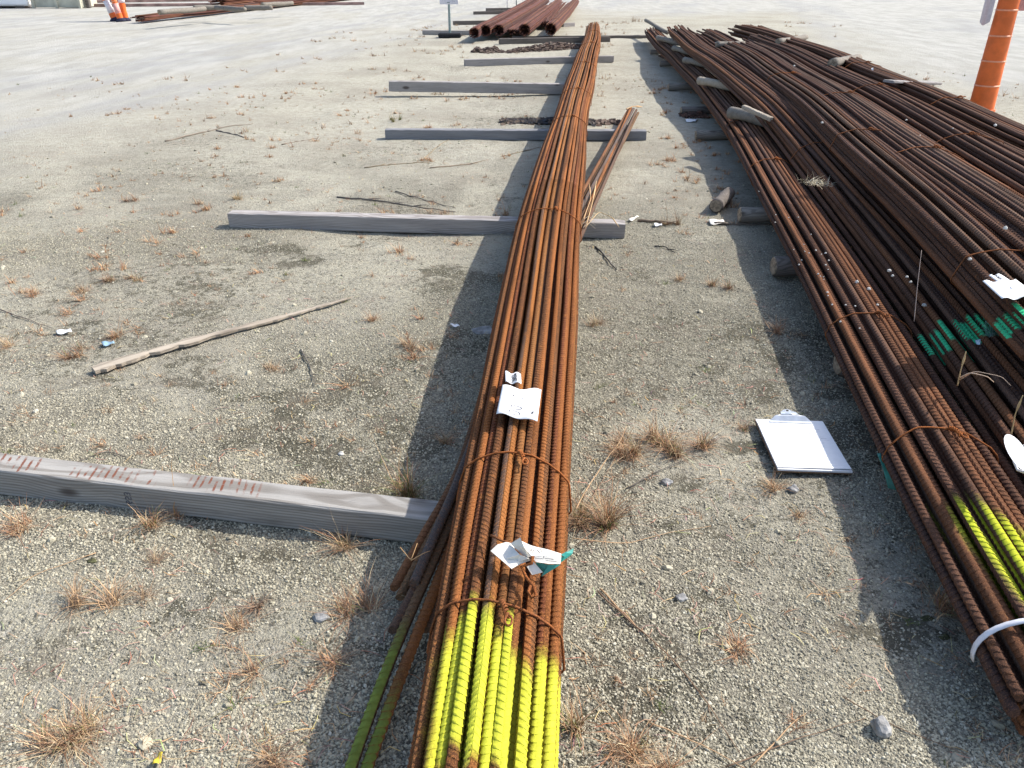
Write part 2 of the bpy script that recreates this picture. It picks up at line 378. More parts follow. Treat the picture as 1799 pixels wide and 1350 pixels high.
def masks(x, y):
    wx = x+(fbm(x*1.9, y*1.9)-.5)*.9+(fbm(x*9, y*9)-.5)*.25; wy = y+(fbm(x*1.9+50, y*1.9)-.5)*.9+(fbm(x*9+50, y*9)-.5)*.25
    m = np.zeros_like(x)
    for c, r, s in BLOBS: m = np.maximum(m, s*np.exp(-(((wx-c.x)/r)**2+((wy-c.y)/r)**2)))
    m = m+ .30*sm(.52, .75, fbm(x*1.1+7, y*1.1+3, 4))
    m = np.clip(m+ .7*sm(.52, .68, fbm(x*7.5+2, y*9+8, 5))*(sm(.44, .60, fbm(x*.9+3, y*.9+9, 3))*.8+np.clip(m, 0, 1)*.6)*sm(8, 3, y), 0, 1)
    d = fbm(x*.5, y*.5, 4)-.5
    left = x+4.9-.205*(y-6)+d*1.3             # negative inside the lane on the left
    road = sm(1.9, -2.0, left)*sm(3.0, 7.0, y)*(.55+.45*sm(.35, .6, fbm(x*1.2+5, y*.6+2, 5)))
    right = x-(6.2+.20*(y-14))+d*1.2
    road = np.maximum(road, sm(-1.4, 1.4, right)*sm(9, 12, y))
    behind = sm(24, 30, y+d*6); road = np.maximum(road, .85*behind)
    a = (x*.97-y*.24)                          # across the driving direction
    al = (x*.24+y*.97)
    t = sm(.48, .70, fbm(a*2.4+20, al*.16+3, 5))*.8*sm(.36, .56, fbm(x*.45+9, y*.3+1, 3))
    wheel = 0
    for c0 in (-6.45, -7.0, -8.4, -9.1, 2.2): wheel = np.maximum(wheel, .9*np.exp(-((a-c0+(fbm(al*.13+c0, al*0+c0)-.5)*1.1)/.17)**2)*(fbm(a*7, al*.8, 4) > .42))
    t = np.maximum(t, wheel)*np.clip(road*1.3, 0, 1)
    return m, road, t
def axis(a0, a1, step, lo, hi, g=1.13):
    v = list(np.arange(a0, a1, step)); s = step; p = v[-1]
    while p < hi: s *= g; p += s; v.append(p)
    s = step; p = v[0]; pre = []
    while p > lo: s *= g; p -= s; pre.append(p)
    return np.array(pre[::-1]+v)
gx = axis(-3.2, 3.2, .032, -900, 900, 1.07); gy = axis(.5, 6.0, .03, -300, 1500, 1.045)
X, Y = np.meshgrid(gx, gy); Z = gz(X, Y)
mb = MB(); nx_, ny_ = len(gx), len(gy)
i = np.arange(ny_-1)[:,None]*nx_; j = np.arange(nx_-1)[None]
mb.add(np.stack([X, Y, Z], -1).reshape(-1, 3), np.stack([i+j, i+j+1, i+j+1+nx_, i+j+nx_], -1).reshape(-1, 4))
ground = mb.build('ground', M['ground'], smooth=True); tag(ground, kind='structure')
mk = masks(X, Y); at = ground.data.color_attributes.new('mask', 'FLOAT_COLOR', 'POINT')
at.data.foreach_set('color', np.stack([mk[0], mk[1], mk[2], np.ones_like(X)], -1).astype(np.float32).ravel())
def G(u, v, dz=0.0):
    p = spot(u, v); p.z = float(gz(p.x, p.y))+dz; return p

gr_ = sm(.40, .62, fbm(X*1.4+30, Y*1.4+60, 5)+.10*sm(-.5, 1.2, X)+.22*np.exp(-((X-.0)/.5)**2)*sm(5, 2, Y)-.10*sm(3, 8, Y))
ag = ground.data.attributes.new('grit', 'FLOAT', 'POINT'); ag.data.foreach_set('value', gr_.astype(np.float32).ravel())
# gravel grains: real stones scattered as one uncountable cover
def gravel(name, N, ymin, ymax, smin, smax, bury):
    y = ymin+(ymax-ymin)*rng.random(N)**1.7; half = .75*y+.55
    x = (rng.random(N)*2-1)*half+.05
    gq = sm(.40, .62, fbm(x*1.4+30, y*1.4+60, 5)+.10*sm(-.5, 1.2, x)+.22*np.exp(-((x-.0)/.5)**2)*sm(5, 2, y)-.10*sm(3, 8, y))
    keep = rng.random(N) < (.16+.84*gq)*(.45+.9*fbm(x*14, y*14, 3))
    mo, rd, _ = masks(x, y); keep &= rng.random(N) > rd*.85; keep &= rng.random(N) > np.clip(mo-.30, 0, .7)*.8
    x = x[keep]; y = y[keep]; n = len(x)
    s = smin+(smax-smin)*rng.random(n)**3.2
    me = bpy.data.meshes.new(name); me.vertices.add(n)
    me.vertices.foreach_set('co', np.stack([x, y, gz(x, y)+s*bury], -1).astype(np.float32).ravel())
    a = me.attributes.new('sc', 'FLOAT_VECTOR', 'POINT'); a.data.foreach_set('vector', (s[:,None]*np.stack([.7+.6*rng.random(n), .7+.6*rng.random(n), .45+.4*rng.random(n)], -1)).astype(np.float32).ravel())
    a = me.attributes.new('rot', 'FLOAT_VECTOR', 'POINT'); a.data.foreach_set('vector', (rng.random((n,3))*np.array([.7,.7,6.28])).astype(np.float32).ravel())
    o = link(bpy.data.objects.new(name, me))
    g = bpy.data.node_groups.new(name+'_nodes', 'GeometryNodeTree')
    g.interface.new_socket('Geometry', in_out='INPUT', socket_type='NodeSocketGeometry'); g.interface.new_socket('Geometry', in_out='OUTPUT', socket_type='NodeSocketGeometry')
    N_ = g.nodes; L = g.links; gi = N_.new('NodeGroupInput'); go = N_.new('NodeGroupOutput')
    join = N_.new('GeometryNodeGeometryToInstance')
    for q in range(5):
        ico = N_.new('GeometryNodeMeshIcoSphere'); ico.inputs['Subdivisions'].default_value = 2 if name == 'coarse_gravel' else 1; ico.inputs['Radius'].default_value = 1.0
        sp_ = N_.new('GeometryNodeSetPosition'); ns = N_.new('ShaderNodeTexNoise'); ns.noise_dimensions = '4D'
        ns.inputs['Scale'].default_value = .9; ns.inputs['W'].default_value = q*3.7; ns.inputs['Detail'].default_value = 1.0
        sub = N_.new('ShaderNodeVectorMath'); sub.operation = 'SUBTRACT'; sub.inputs[1].default_value = (.5,.5,.5)
        mul = N_.new('ShaderNodeVectorMath'); mul.operation = 'SCALE'; mul.inputs['Scale'].default_value = 1.7
        L.new(ns.outputs['Color'], sub.inputs[0]); L.new(sub.outputs[0], mul.inputs[0])
        L.new(ico.outputs['Mesh'], sp_.inputs['Geometry']); L.new(mul.outputs[0], sp_.inputs['Offset'])
        L.new(sp_.outputs[0], join.inputs[0])
    iop = N_.new('GeometryNodeInstanceOnPoints'); iop.inputs['Pick Instance'].default_value = True
    for nm, sock in (('rot', 'Rotation'), ('sc', 'Scale')):
        na = N_.new('GeometryNodeInputNamedAttribute'); na.data_type = 'FLOAT_VECTOR'; na.inputs['Name'].default_value = nm
        out = next(q for q in na.outputs if q.enabled and q.name == 'Attribute')
        if nm == 'rot':
            e = N_.new('FunctionNodeEulerToRotation'); L.new(out, e.inputs[0]); out = e.outputs[0]
        L.new(out, iop.inputs[sock])
    sm_ = N_.new('GeometryNodeSetMaterial'); sm_.inputs['Material'].default_value = M['stone']
    L.new(gi.outputs[0], iop.inputs['Points']); L.new(join.outputs[0], iop.inputs['Instance'])
    L.new(iop.outputs[0], sm_.inputs[0]); L.new(sm_.outputs[0], go.inputs[0])
    md = o.modifiers.new('scatter', 'NODES'); md.node_group = g
    me.materials.append(M['stone'])
    return o
tag(gravel('gravel', 900000, .55, 4.8, .0016, .0048, .1), 'loose pale and grey gravel grains covering the yard in the foreground', 'gravel', kind='stuff')
tag(gravel('coarse_gravel', 4200, .55, 9.0, .004, .0125, .0), 'scattered coarser gravel stones among the finer grains', 'gravel', kind='stuff')

# ------------------------------------------------------------------ rebar
def bar_geo(xf, zf, y0, y1, r, rib_to=None, n=8, pitch=.0185, rib=.0017, roll=0.0, skew=.0075, coarse=.35):
    """one deformed bar along +y, centre line xf(y), zf(y); real ribs between y0 and rib_to"""
    ys = []; rr = []; rib_f = []
    if rib_to and rib_to > y0:
        k = np.arange(int((rib_to-y0)/pitch))[:,None]*pitch+y0
        ys = (k+np.array([0,.58,.645,.87])*pitch).ravel(); rr = np.tile([0,0,1,1.], len(k))
        e = ys[-1]
    else: e = y0; ys = np.array([y0]); rr = np.array([.5])
    far = np.arange(e+coarse*.3, y1, coarse); far = np.append(far, y1)
    ys = np.append(ys, far); rr = np.append(rr, np.full(len(far), .4))
    a = np.arange(n)/n*2*np.pi
    tri = np.abs(((a/np.pi) % 1.0)-.5)*2      # 1 at the two long ribs, 0 between
    isr = np.append(np.ones(len(ys)-len(far)), np.zeros(len(far)))
    yy = ys[:,None]+(tri-.5)[None]*skew*isr[:,None]
    yy = np.clip(yy, y0, y1)
    cx = xf(yy); cz = zf(yy)
    longr = ((np.arange(n) % (n//2)) == 0).astype(float)
    rad = r+rib*np.maximum(rr[:,None], longr[None]*.8)
    V = np.stack([cx+rad*np.cos(a+roll)[None], yy, cz+rad*np.sin(a+roll)[None]], -1)
    return V.reshape(-1,3), quads(len(ys), n, True)
def wander(amp, L=1.0):
    g0, g1 = rng.uniform(-1, 1, 2); ph = rng.random(2)*6.28; f0, f1 = .30+.15*rng.random(), .8+.5*rng.random()
    return lambda y: amp*(g0+(g1-g0)*np.asarray(y)/13+.22*np.sin(f0*y+ph[0])+.05*np.sin(f1*y+ph[1]))
def hexsec(hw, hh, d, jit=.12, flatb=True):
    pts = []; row = 0; z = -hh
    rows = int(2*hh/(d*.866))+1
    for row in range(rows):
        z = -hh+row*d*.866+ (2*hh-(rows-1)*d*.866)/2
        t = abs(z/hh); wdt = hw*(1-max(0, t)**2.6)**.5 if t < 1 else hw*.35
        wdt = max(wdt, hw*.42)
        k = int(2*wdt/d)
        for q in range(k+1):
            x = -k*d/2+q*d
            pts.append((x+random.uniform(-1,1)*jit*d, z+random.uniform(-1,1)*jit*d))
    return pts
def hull(P):
    P = sorted(set((round(a,5), round(b,5)) for a, b in P)); 
    def half(Q):
        h = []
        for p in Q:
            while len(h) > 1 and (h[-1][0]-h[-2][0])*(p[1]-h[-2][1])-(h[-1][1]-h[-2][1])*(p[0]-h[-2][0]) <= 0: h.pop()
            h.append(p)
        return h
    a = half(P); b = half(P[::-1]); return a[:-1]+b[:-1]
ALLBUN = {}
def bundle(name, label, ys, xl, wd, zm, hh, d, mat, y0, y1, rib_to, ties, group='wired rebar bundles', full_end=False, wob=.10, ties_twist=True, n=8, jy=.03, drop=0.0, joined=False, keepfn=None, endmat=None, wire_r=.0027, zwob=.06, polyx=0, lo0=1.0):
    ys = np.array(ys, float); xl = np.array(xl, float)
    if polyx: cc_ = np.polyfit(ys, xl, polyx); xl = np.polyval(cc_, ys)
    wd = np.broadcast_to(np.asarray(wd, float), ys.shape); zm = np.broadcast_to(np.asarray(zm, float), ys.shape)
    dense = np.linspace(ys[0], ys[-1], 240)
    def smooth(v):
        u = np.interp(dense, ys, v); kk = np.hanning(25); kk /= kk.sum(); p = np.pad(u, 12, mode='reflect', reflect_type='odd'); return np.convolve(p, kk, 'valid')
    XC = smooth(xl+wd/2); HW = smooth(wd/2); ZC = smooth(zm)
    base_y = float(y0); bx = float(np.interp(y0, dense, XC))
    root = empty(name, (bx, 0, 0)); tag(root, label, 'rebar bundle', group)
    Wd = float(np.mean(wd)); hw0 = Wd/2-d/2
    sec = hexsec(hw0, hh-d/2, d)
    zs = sorted(set(round(p[1],2) for p in sec))
    tie_c = np.array(ties if ties else [y0])
    bars = []
    for (a, b) in sec:
        # layer depth from the visible hull (top and sides)
        e = math.hypot(a/hw0, b/(hh-d/2)); outer = e > .60 and b > -hh*.62
        if not outer and not full_end and not (e > .22 and b > -hh*.3): continue
        if random.random() < drop: continue
        wx = wander(wob*hw0); wz = wander(zwob*hh)
        r = d/2*random.uniform(.90, 1.0)-.0012
        def xf(y, a=a, wx=wx): 
            loose = lo0+(1-lo0)*np.clip(np.min(np.abs(np.asarray(y)[...,None]-tie_c), -1)/1.1, 0, 1)
            q = a/hw0*(np.interp(y, dense, HW)-d/2)*(1+.04*(loose-.25))+wx(y)*loose
            return np.interp(y, dense, XC)-bx+q
        def zf(y, b=b, wz=wz, a=a): 
            return np.interp(y, dense, ZC)+b*(1+0*y)+wz(y)*.5+.006*np.sin(y*2.1+1)
        yy0 = y0+random.uniform(-1, 1)*jy; yy1 = y1+random.uniform(-1,1)*jy*4
        bars.append((xf, zf, yy0, yy1, r, outer, a, b))
    if joined:
        m_ = MB()
        for xf, zf, a0, a1, r, o_, a, b in bars:
            inn = math.hypot(a/hw0, b/max(hh-d/2, 1e-3)) < .82
            V, F = bar_geo(xf, zf, a0+(random.uniform(.1,.45) if inn else 0), a1, r, None, 6, coarse=1.2); kk = random.uniform(.55, 1.35)
            m_.add(V, F, tuple(t*kk for t in random.choice([(.100,.042,.036), (.14,.054,.038), (.085,.042,.036), (.17,.075,.04)])))
        o = m_.build('rebars', mat, root, True); tag(o, kind='stuff')
    else:
        for xf, zf, a0, a1, r, o_, a, b in bars:
            m_ = MB(); rt = rib_to if (o_ and rib_to and b > -hh*.45) else (a0+.25 if full_end and rib_to else None)
            V, F = bar_geo(xf, zf, a0, a1, r, rt, n, pitch=.72*d, roll=random.uniform(0, math.pi), rib=.062*d, skew=.38*d); m_.add(V, F)
            ob_ = m_.build('rebar', mat, root, True)
            if rt and o_: ob_.data.set_sharp_from_angle(angle=R(41))
    # wire ties follow the outline of the bundle
    def outline(y, extra):
        P = []
        for xf, zf, a0, a1, r, o_, a, b in bars:
            cx, cz = float(xf(np.array([y]))[0]), float(zf(np.array([y]))[0])
            for t in range(8): P.append((cx+(r+extra)*math.cos(t*.7854), cz+(r+extra)*math.sin(t*.7854)))
        zc = float(np.interp(y, dense, ZC)); P += [(-.6*hw0+float(np.interp(y, dense, XC))-bx, zc-hh), (.6*hw0+float(np.interp(y, dense, XC))-bx, zc-hh)]
        return hull(P)
    for q, ty in enumerate(ties):
        h = outline(ty, wire_r*1.0); m_ = MB()
        pts = []; L = len(h)
        for s in range(L):
            p0, p1 = h[s], h[(s+1) % L]; st = max(1, int(math.hypot(p1[0]-p0[0], p1[1]-p0[1])/.02))
            for t in range(st): pts.append((p0[0]+(p1[0]-p0[0])*t/st, p0[1]+(p1[1]-p0[1])*t/st))
        cx = sum(p[0] for p in pts)/len(pts); ph = random.uniform(-.02, .02)
        ring = [Vector((p[0], ty-(p[0]-cx)*random.choice([.16]) + ph*math.sin(p[0]*22) + .10*(abs(p[0]-cx)/hw0)**2*-.30, p[1])) for p in pts]
        ring.append(ring[0]); ring.append(ring[1])
        tube(m_, ring, wire_r, 6)
        if ties_twist:
            top = max(ring, key=lambda p: p.z-.5*abs(p.x-cx-.02)); A = []; B = []
            for t in range(26):
                f = t/25; c_ = top+Vector((0.012*f, -.048*f, .005+.008*math.sin(f*3.1)))
                A.append(c_+Vector((math.cos(f*20)*.0042, 0, math.sin(f*20)*.0042))); B.append(c_-Vector((math.cos(f*20)*.0042, 0, math.sin(f*20)*.0042)))
            tube(m_, A, wire_r*.9, 5); tube(m_, B, wire_r*.9, 5)
            lp = [A[-1]+Vector((math.sin(t/10*6.28)*.007, -.013*(1-math.cos(t/10*6.28)), .006)) for t in range(11)]
            tube(m_, lp, wire_r*.85, 5)
        m_.build('tie_wire', M['wire'], root, True)
    ALLBUN[name+str(len(ALLBUN))] = root
    def topz(x, y):
        return max([float(zf(np.array([y]))[0])+r for xf, zf, a0, a1, r, o_, a, b in bars if abs(float(xf(np.array([y]))[0])+bx-x) < d*.9] or [0])
    return root, topz, bx

# central bundle
CY = [.30,.55,.88,1.12,1.48,1.9,2.36,3.09,3.64,4.05,4.93,5.9,6.7,7.86,8.8,10.5,12.07,14.07,15.15,17.9]
CL = [-.192,-.185,-.176,-.168,-.152,-.125,-.09,-.044,-.009,.022,.107,.212,.313,.430,.53,.72,.90,1.14,1.27,1.548]
CR = [.03,.047,.072,.097,.131,.166,.208,.270,.32,.356,.442,.540,.606,.726,.855,1.043,1.21,1.45,1.56,1.805]
cw = [b-a for a, b in zip(CL, CR)]
cen, cen_top, cbx = bundle('rebar_bundle', 'long orange-rusted rebar bundle down the middle, bright yellow paint at its near end', CY, CL, cw, .205, .108, .0215,
    M['rust'], .36, 17.95, 4.6, [.62, 1.17, 1.70, 3.93, 6.62, 8.25, 10.6, 13.3, 15.6], 'wired rebar bundles', wob=.13, n=10, drop=.07, lo0=.6)
# the big pile
def survey(pix, zf, deg=None):
    Y = []; X = []
    for u, v in pix:
        z = zf(5.0)
        for _ in range(12): p = spot(u, v, z); z = .5*z+.5*zf(p.y)
        Y.append(p.y); X.append(p.x)
    o = np.argsort(Y); Y = np.array(Y)[o]; X = np.array(X)[o]
    if deg: c = np.polyfit(Y, X, deg); yy = np.linspace(Y[0], Y[-1], 30); return list(yy), list(np.polyval(c, yy))
    return list(Y), list(X)
Z1 = lambda y: float(np.interp(y, [1, 2.4, 4.6, 7], [.105, .115, .155, .19]))
Z2 = lambda y: float(np.interp(y, [1, 2.4, 3.6, 5, 6.6, 8, 13, 15], [.12, .15, .20, .29, .38, .42, .42, .38]))
Z3 = lambda y: float(np.interp(y, [1, 2.5, 4, 6, 9, 13], [.36, .37, .41, .45, .46, .42]))
P1 = [(1131,51),(1139,73),(1158,90),(1182,114),(1209,139),(1224,162),(1242,189),(1256,211),(1271,232),(1287,260),(1307,296),(1333,351),(1360,400),(1384,451),(1407,500),(1430,551),(1465,617),(1488,664),(1520,722),(1539,769),(1566,858),(1589,891),(1629,975),(1678,1069),(1713,1158),(1735,1202),(1767,1260)]
P2_ = [(1170,54),(1191,67),(1209,90),(1234,114),(1271,145),(1294,170),(1330,199),(1362,226),(1389,267),(1433,320),(1500,407),(1529,453),(1556,489),(1607,560),(1642,600),(1678,651),(1700,700),(1799,870)]
P3 = [(1219,63),(1275,98),(1333,147),(1392,191),(1450,240),(1500,310),(1562,380),(1618,440),(1700,524),(1758,575)]
B1Y, B1X = survey(P1, lambda y: Z1(y)-.01, 4)
b1, b1_top, b1x = bundle('rebar_bundle', 'dark bundle along the left edge of the big pile, white strap round its end', B1Y, B1X, .305, [Z1(y) for y in B1Y], .10, .0268,
    M['pile1'], B1Y[0]+.01, 17.0, 4.3, [1.98, 2.80, 5.3, 6.65], full_end=True, wob=.12, n=10, drop=.06, jy=.02)
B2Y, B2X = survey(P2_, Z2, 3)
B2X = [B2X[0]-.16*(B2Y[0]-.8)]+B2X; B2Y = [.8]+B2Y
b2, b2_top, b2x = bundle('rebar_bundle', 'dark bundle second from left in the pile, lifted on log stubs, green paint band', B2Y, B2X, .34, [Z2(y) for y in B2Y], .09, .0268,
    M['pile2'], .8, B2Y[-1], 4.2, [5.2], wob=.30, n=8, drop=.12, ties_twist=False)
B3Y, B3X = survey(P3, Z3, 2)
B3X = [x+.03 for x in B3X]; B3X = [B3X[0]-.14*(B3Y[0]-2.1)]+B3X; B3Y = [2.1]+B3Y
b3, b3_top, b3x = bundle('rebar_bundle', 'dark bundle ending near the white tag atop the pile, green paint by its end', B3Y, B3X, .38, [Z3(y) for y in B3Y], .10, .0268,
    M['pile3'], 2.17, B3Y[-1], 4.2, [2.78, 4.9, 7.4], full_end=True, wob=.24, n=8, drop=.10)
b4 = bundle('rebar_bundle', 'dark loose rebar bundle in the middle of the pile, third from the right edge', [1.5,2,5,7,10,11.2], [1.68,1.75,2.13,2.38,2.74,2.88], .36, [.39,.40,.44,.45,.44,.42], .10, .0275,
    M['pile'], 1.5, 10.9, 3.6, [4.35, 6.2], wob=.30, n=8, drop=.1, polyx=2)
b5 = bundle('rebar_bundle', 'dark rebar bundle in the pile between the middle one and the highest one', [2,5,7,10,12.6], [2.04,2.47,2.71,2.98,3.16], .36, [.40,.44,.45,.46,.44], .10, .0275,
    M['pile'], 2.1, 11.6, None, [4.7, 6.6], wob=.30, n=7, drop=.1, polyx=2)
b6 = bundle('rebar_bundle', 'dark rebar bundle lying highest, second from the right edge of the pile', [2.5,4.7,6.6,8.5,11,13.6], [2.55,2.80,3.00,3.14,3.26,3.38], .37, [.43,.44,.46,.48,.49,.46], .10, .0275,
    M['pile'], 2.6, 13.4, None, [5.9, 8.0], wob=.32, n=7, drop=.1, polyx=2)
b7 = bundle('rebar_bundle', 'dark rebar bundle along the right edge of the pile, toward the orange channelizer', [3,5.5,7,9,12,15], [2.93,3.08,3.19,3.38,3.62,3.88], .38, [.33,.34,.35,.36,.38,.36], .12, .0275,
    M['pile'], 3.1, 14.6, None, [5.2, 7.9], wob=.25, n=7, drop=.08, polyx=2)
b8 = bundle('rebar_bundle', 'dark rebar bundle on the bottom layer under the green painted end', [.9,2,3,6,9], [1.53,1.75,1.88,2.22,2.55], .36, .16, .10, .0275,
    M['pile'], .95, 8.5, 2.6, [1.9], wob=.15, n=8, drop=.12, polyx=2)
b9 = bundle('rebar_bundle', 'dark rebar bundle on the bottom layer under the middle of the pile', [1.5,5,9,13], [2.15,2.62,3.0,3.3], .40, .20, .10, .032,
    M['pile'], 1.6, 12.5, None, [], wob=.15, n=6, drop=.25, polyx=2)
b10 = bundle('rebar_bundle', 'dark rebar bundle on the bottom layer near the right edge of the pile', [2.5,5,9,13], [2.85,3.1,3.45,3.75], .42, .19, .09, .032,
    M['pile'], 2.5, 12.9, None, [], wob=.15, n=6, drop=.25, polyx=2)

# far pile in the middle, ends facing the viewer
FP = [(833,62,.105,14.6), (853,59,.115,14.2), (876,58,.115,14.4), (921,58,.120,13.0), (967,57,.120,13.2)]
FL = ['leftmost round dark red rebar bundle of the far middle pile, its cut end facing us', 'second round rebar bundle from the left in the far middle pile', 'third round rebar bundle from the left in the far middle pile', 'round rebar bundle right of the flattened orange one in the far middle pile', 'rightmost round rebar bundle of the far middle pile, standing a little apart']
ex = [1.35, 1.35, 1.45, 1.30, 1.38]
for (u, v, r, L), lb, dxx in zip(FP, FL, ex):
    p = spot(u, v+4, .1)
    bundle('rebar_bundle', lb, [p.y, p.y+L*.5, p.y+L], [p.x-r, p.x-r+dxx*.55, p.x-r+dxx*1.05], 2*r, .10+r*.8, r, .024, M['far'], p.y, p.y+L, None, [p.y+1.5, p.y+6], 'bundles in the far middle pile', full_end=True, wob=.05, joined=True, ties_twist=False)
p = spot(898, 62, .05)
bundle('rebar_bundle', 'flattened loose rebar bundle with orange ends squeezed into the far middle pile', [p.y, p.y+6, p.y+11], [p.x-.17, p.x+.45, p.x+1.05], .36, .11, .055, .024, M['far'], p.y-.15, p.y+11, None, [], 'bundles in the far middle pile', full_end=True, wob=.4, joined=True, ties_twist=False)
p = spot(985, 56, .05)
bundle('rebar_bundle', 'low loose rebar bundle just left of the rightmost round one in the far middle pile', [p.y+2, p.y+6, p.y+12], [p.x-.42, p.x-.05, p.x+.55], .34, .12, .06, .024, M['far'], p.y+1.2, p.y+12, None, [], 'bundles in the far middle pile', full_end=True, wob=.5, joined=True, ties_twist=False)
# far pile on the left
for q, (u, v, L, wd, zz, lb) in enumerate([(232,34,17,.30,.10,'low red-brown rebar bundle behind the three striped channelizers'), (300,27,16,.32,.12,'red-brown rebar bundle of the far left pile, behind the one by the channelizers'),
        (370,14,13,.42,.22,'tallest red-brown rebar bundle of the far left pile, under the wooden poles'), (440,12,11,.34,.14,'rightmost red-brown rebar bundle of the far left pile')]):
    p = spot(u, v, .1)
    bundle('rebar_bundle', lb, [p.y, p.y+L*.5, p.y+L], [p.x, p.x+L*.085+.1, p.x+L*.19+.2], wd, zz+.02, zz*.85, .03, M['far'], p.y, p.y+L, None, [], 'bundles in the far left pile', full_end=True, wob=.3, joined=True, ties_twist=False)

# loose bars that cross under the central bundle
def loose(pts, r, mat, label, rib_to, name='rebar'):
    P = np.array([list(p) for p in pts]); o = P[:, 1].argsort(); P = P[o]; dn = np.linspace(P[0,1], P[-1,1], 160)
    kk = np.hanning(13); kk /= kk.sum()
    sx = np.interp(dn, P[:,1], P[:,0]); sz = np.interp(dn, P[:,1], P[:,2])
    pad = lambda u: np.convolve(np.pad(u, 6, mode='reflect', reflect_type='odd'), kk, 'valid')
    sx = pad(sx); sz = pad(sz); bx = P[0,0]
    m_ = MB(); V, F = bar_geo(lambda y: np.interp(y, dn, sx)-bx, lambda y: np.interp(y, dn, sz), P[0,1], P[-1,1], r, rib_to, 10, pitch=.0175, roll=random.uniform(0,3), rib=.0017, skew=.008)
    m_.add(V, F); o = m_.build(name, mat, None, True); o.location = (bx, 0, 0); o.data.set_sharp_from_angle(angle=R(41))
    return tag(o, label, 'rebar', 'loose bars passing under the central bundle')
far = [spot(1104,193,.105), spot(1109,192,.105), spot(1113,192,.125), spot(1117,196,.105), spot(1121,199,.105), spot(1108,190,.128), spot(1118,194,.128)]
midp = [Vector((.045+.022*q, 3.2, .10 if q % 2 else .118)) for q in range(7)]
nr = [Vector((-.055+.020*q, 2.75, .10 if q % 2 else .118)) for q in range(7)]
T = .012
L1z = .089+T
loose([spot(692,1034,.045), spot(722,972,L1z), spot(753,926,.10), spot(804,840,.10), nr[0], midp[0], far[0]], .0108, M['loose'], 'loose bar under the central bundle, outermost left of its near ends', 2.6)
loose([spot(702,1051,.060), spot(730,992,.11), spot(757,945,.118), spot(802,862,.115), nr[1], midp[1], far[1]], .0108, M['loosegreen'], 'loose bar with a yellowish painted tip, second from the left of the near ends', 2.6)
loose([spot(727,1027,.105), spot(745,980,.128), spot(768,930,.128), spot(800,859,.125), nr[2], midp[2], far[2]], .0118, M['loose'], 'loose bluish-grey bar with a rusty tip lying highest over the timber end', 2.6)
loose([spot(690,1109,.070), spot(737,1022,.090), spot(765,962,.098), spot(805,880,.098), nr[3], midp[3], far[3]], .0112, M['loose'], 'loose bar whose rust-red near end lies below the other short ones', 2.6)
loose([spot(608,1372,.02), spot(674,1185,.055), spot(721,1075,.088), spot(784,938,.102), nr[4], midp[4], far[4]], .0118, M['loosegreen'], 'longest loose bar, running off the bottom edge, outer of the two', 2.6)
loose([spot(636,1372,.015), spot(684,1240,.04), spot(731,1118,.075), spot(762,1040,.09), nr[5]+Vector((0,0,.0)), midp[5], far[5]], .0118, M['loosegreen'], 'long loose bar with green paint, beside the longest one toward the bundle', 2.6)
loose([spot(750,1108,.05), spot(768,1050,.07), spot(790,990,.09), nr[6], midp[6], far[6]], .0112, M['loose'], 'loose bar with a short red tip tucked against the central bundle', 2.6)

# ------------------------------------------------------------------ timber
def beam(a, b, w_, h, mat, label, z0=-.004, z1=None, name='timber_beam', cat='timber beam', group=None, bev=.004, bow=0.0):
    """a, b: near bottom edge end points; the beam lies away from the viewer from that edge"""
    a = Vector(a); b = Vector(b); a.z = z0; b.z = z0 if z1 is None else z1
    d = (b-a); L = d.length; x = d.normalized(); y = Vector((0,0,1)).cross(x).normalized(); z = x.cross(y)
    m_ = MB(); ns = 34; sec = [(-1,-1),(1,-1),(1,1),(-1,1)]
    # chamfered section swept with slight irregularity
    c = bev; S8 = [(0+c,0),(w_-c,0),(w_,c),(w_,h-c),(w_-c,h),(c,h),(0,h-c),(0,c)]
    P = []
    for q in range(ns+1):
        f = q/ns; k = 1-(.06 if q in (0, ns) else 0)
        for (yy, zz) in S8:
            jx = 0 if 0 < q < ns else random.uniform(-.002, .002)
            P.append(((f-.5)*L+jx, (yy-w_/2)*k+bow*math.sin(f*3.14)+random.uniform(-1,1)*.0007, h/2+(zz-h/2)*k+random.uniform(-1,1)*.0014))
    m_.add(P, quads(ns+1, 8, True))
    o = m_.build(name, mat)
    o.location = (a+b)/2+y*(w_/2)
    from mathutils import Matrix
    o.rotation_euler = Matrix((x, y, z)).transposed().to_euler()
    return tag(o, label, cat, group)
GB = 'square timbers laid across the yard'
a, b = spot(0,868), spot(740,955); d = (b-a).normalized()
L1 = beam(a-d*.85, b+d*.34, .089, .089, M['wood1'], 'nearest grey timber, rust stripes across its top, ending under the central bundle', group=GB)
a, b = spot(403,400), spot(1097,419)
L2 = beam(a, b, .089, .089, M['wood'], 'grey timber with wavy grain on its face, second nearest to the viewer', group=GB)
a, b = spot(677,245), spot(1135,247)
M['wood_slate'] = m_wood('slate_wood', (.27,.27,.28), (.20,.20,.21), (.13,.13,.13))
L3 = beam(a, b, .089, .085, M['wood_slate'], 'slate-grey timber beside the far end of the loose bars, third nearest', group=GB)
a, b = spot(684,170), spot(1040,168)
L4 = beam(a, b, .10, .115, M['wood'], 'raised tall grey timber with its shadow line in front, fourth nearest', z0=.055, z1=.005, group=GB)
a, b = spot(817,117), spot(1078,110)
L5 = beam(a, b, .09, .10, M['wood'], 'weathered timber fifth nearest, just before the bark debris', group=GB)
a, b = spot(878,78), spot(1072,74)
L6 = beam(a, b, .10, .10, M['wood_dark'], 'dark timber in front of the round ends of the far middle pile', group=GB)
a, b = spot(900,69), spot(1140,67)
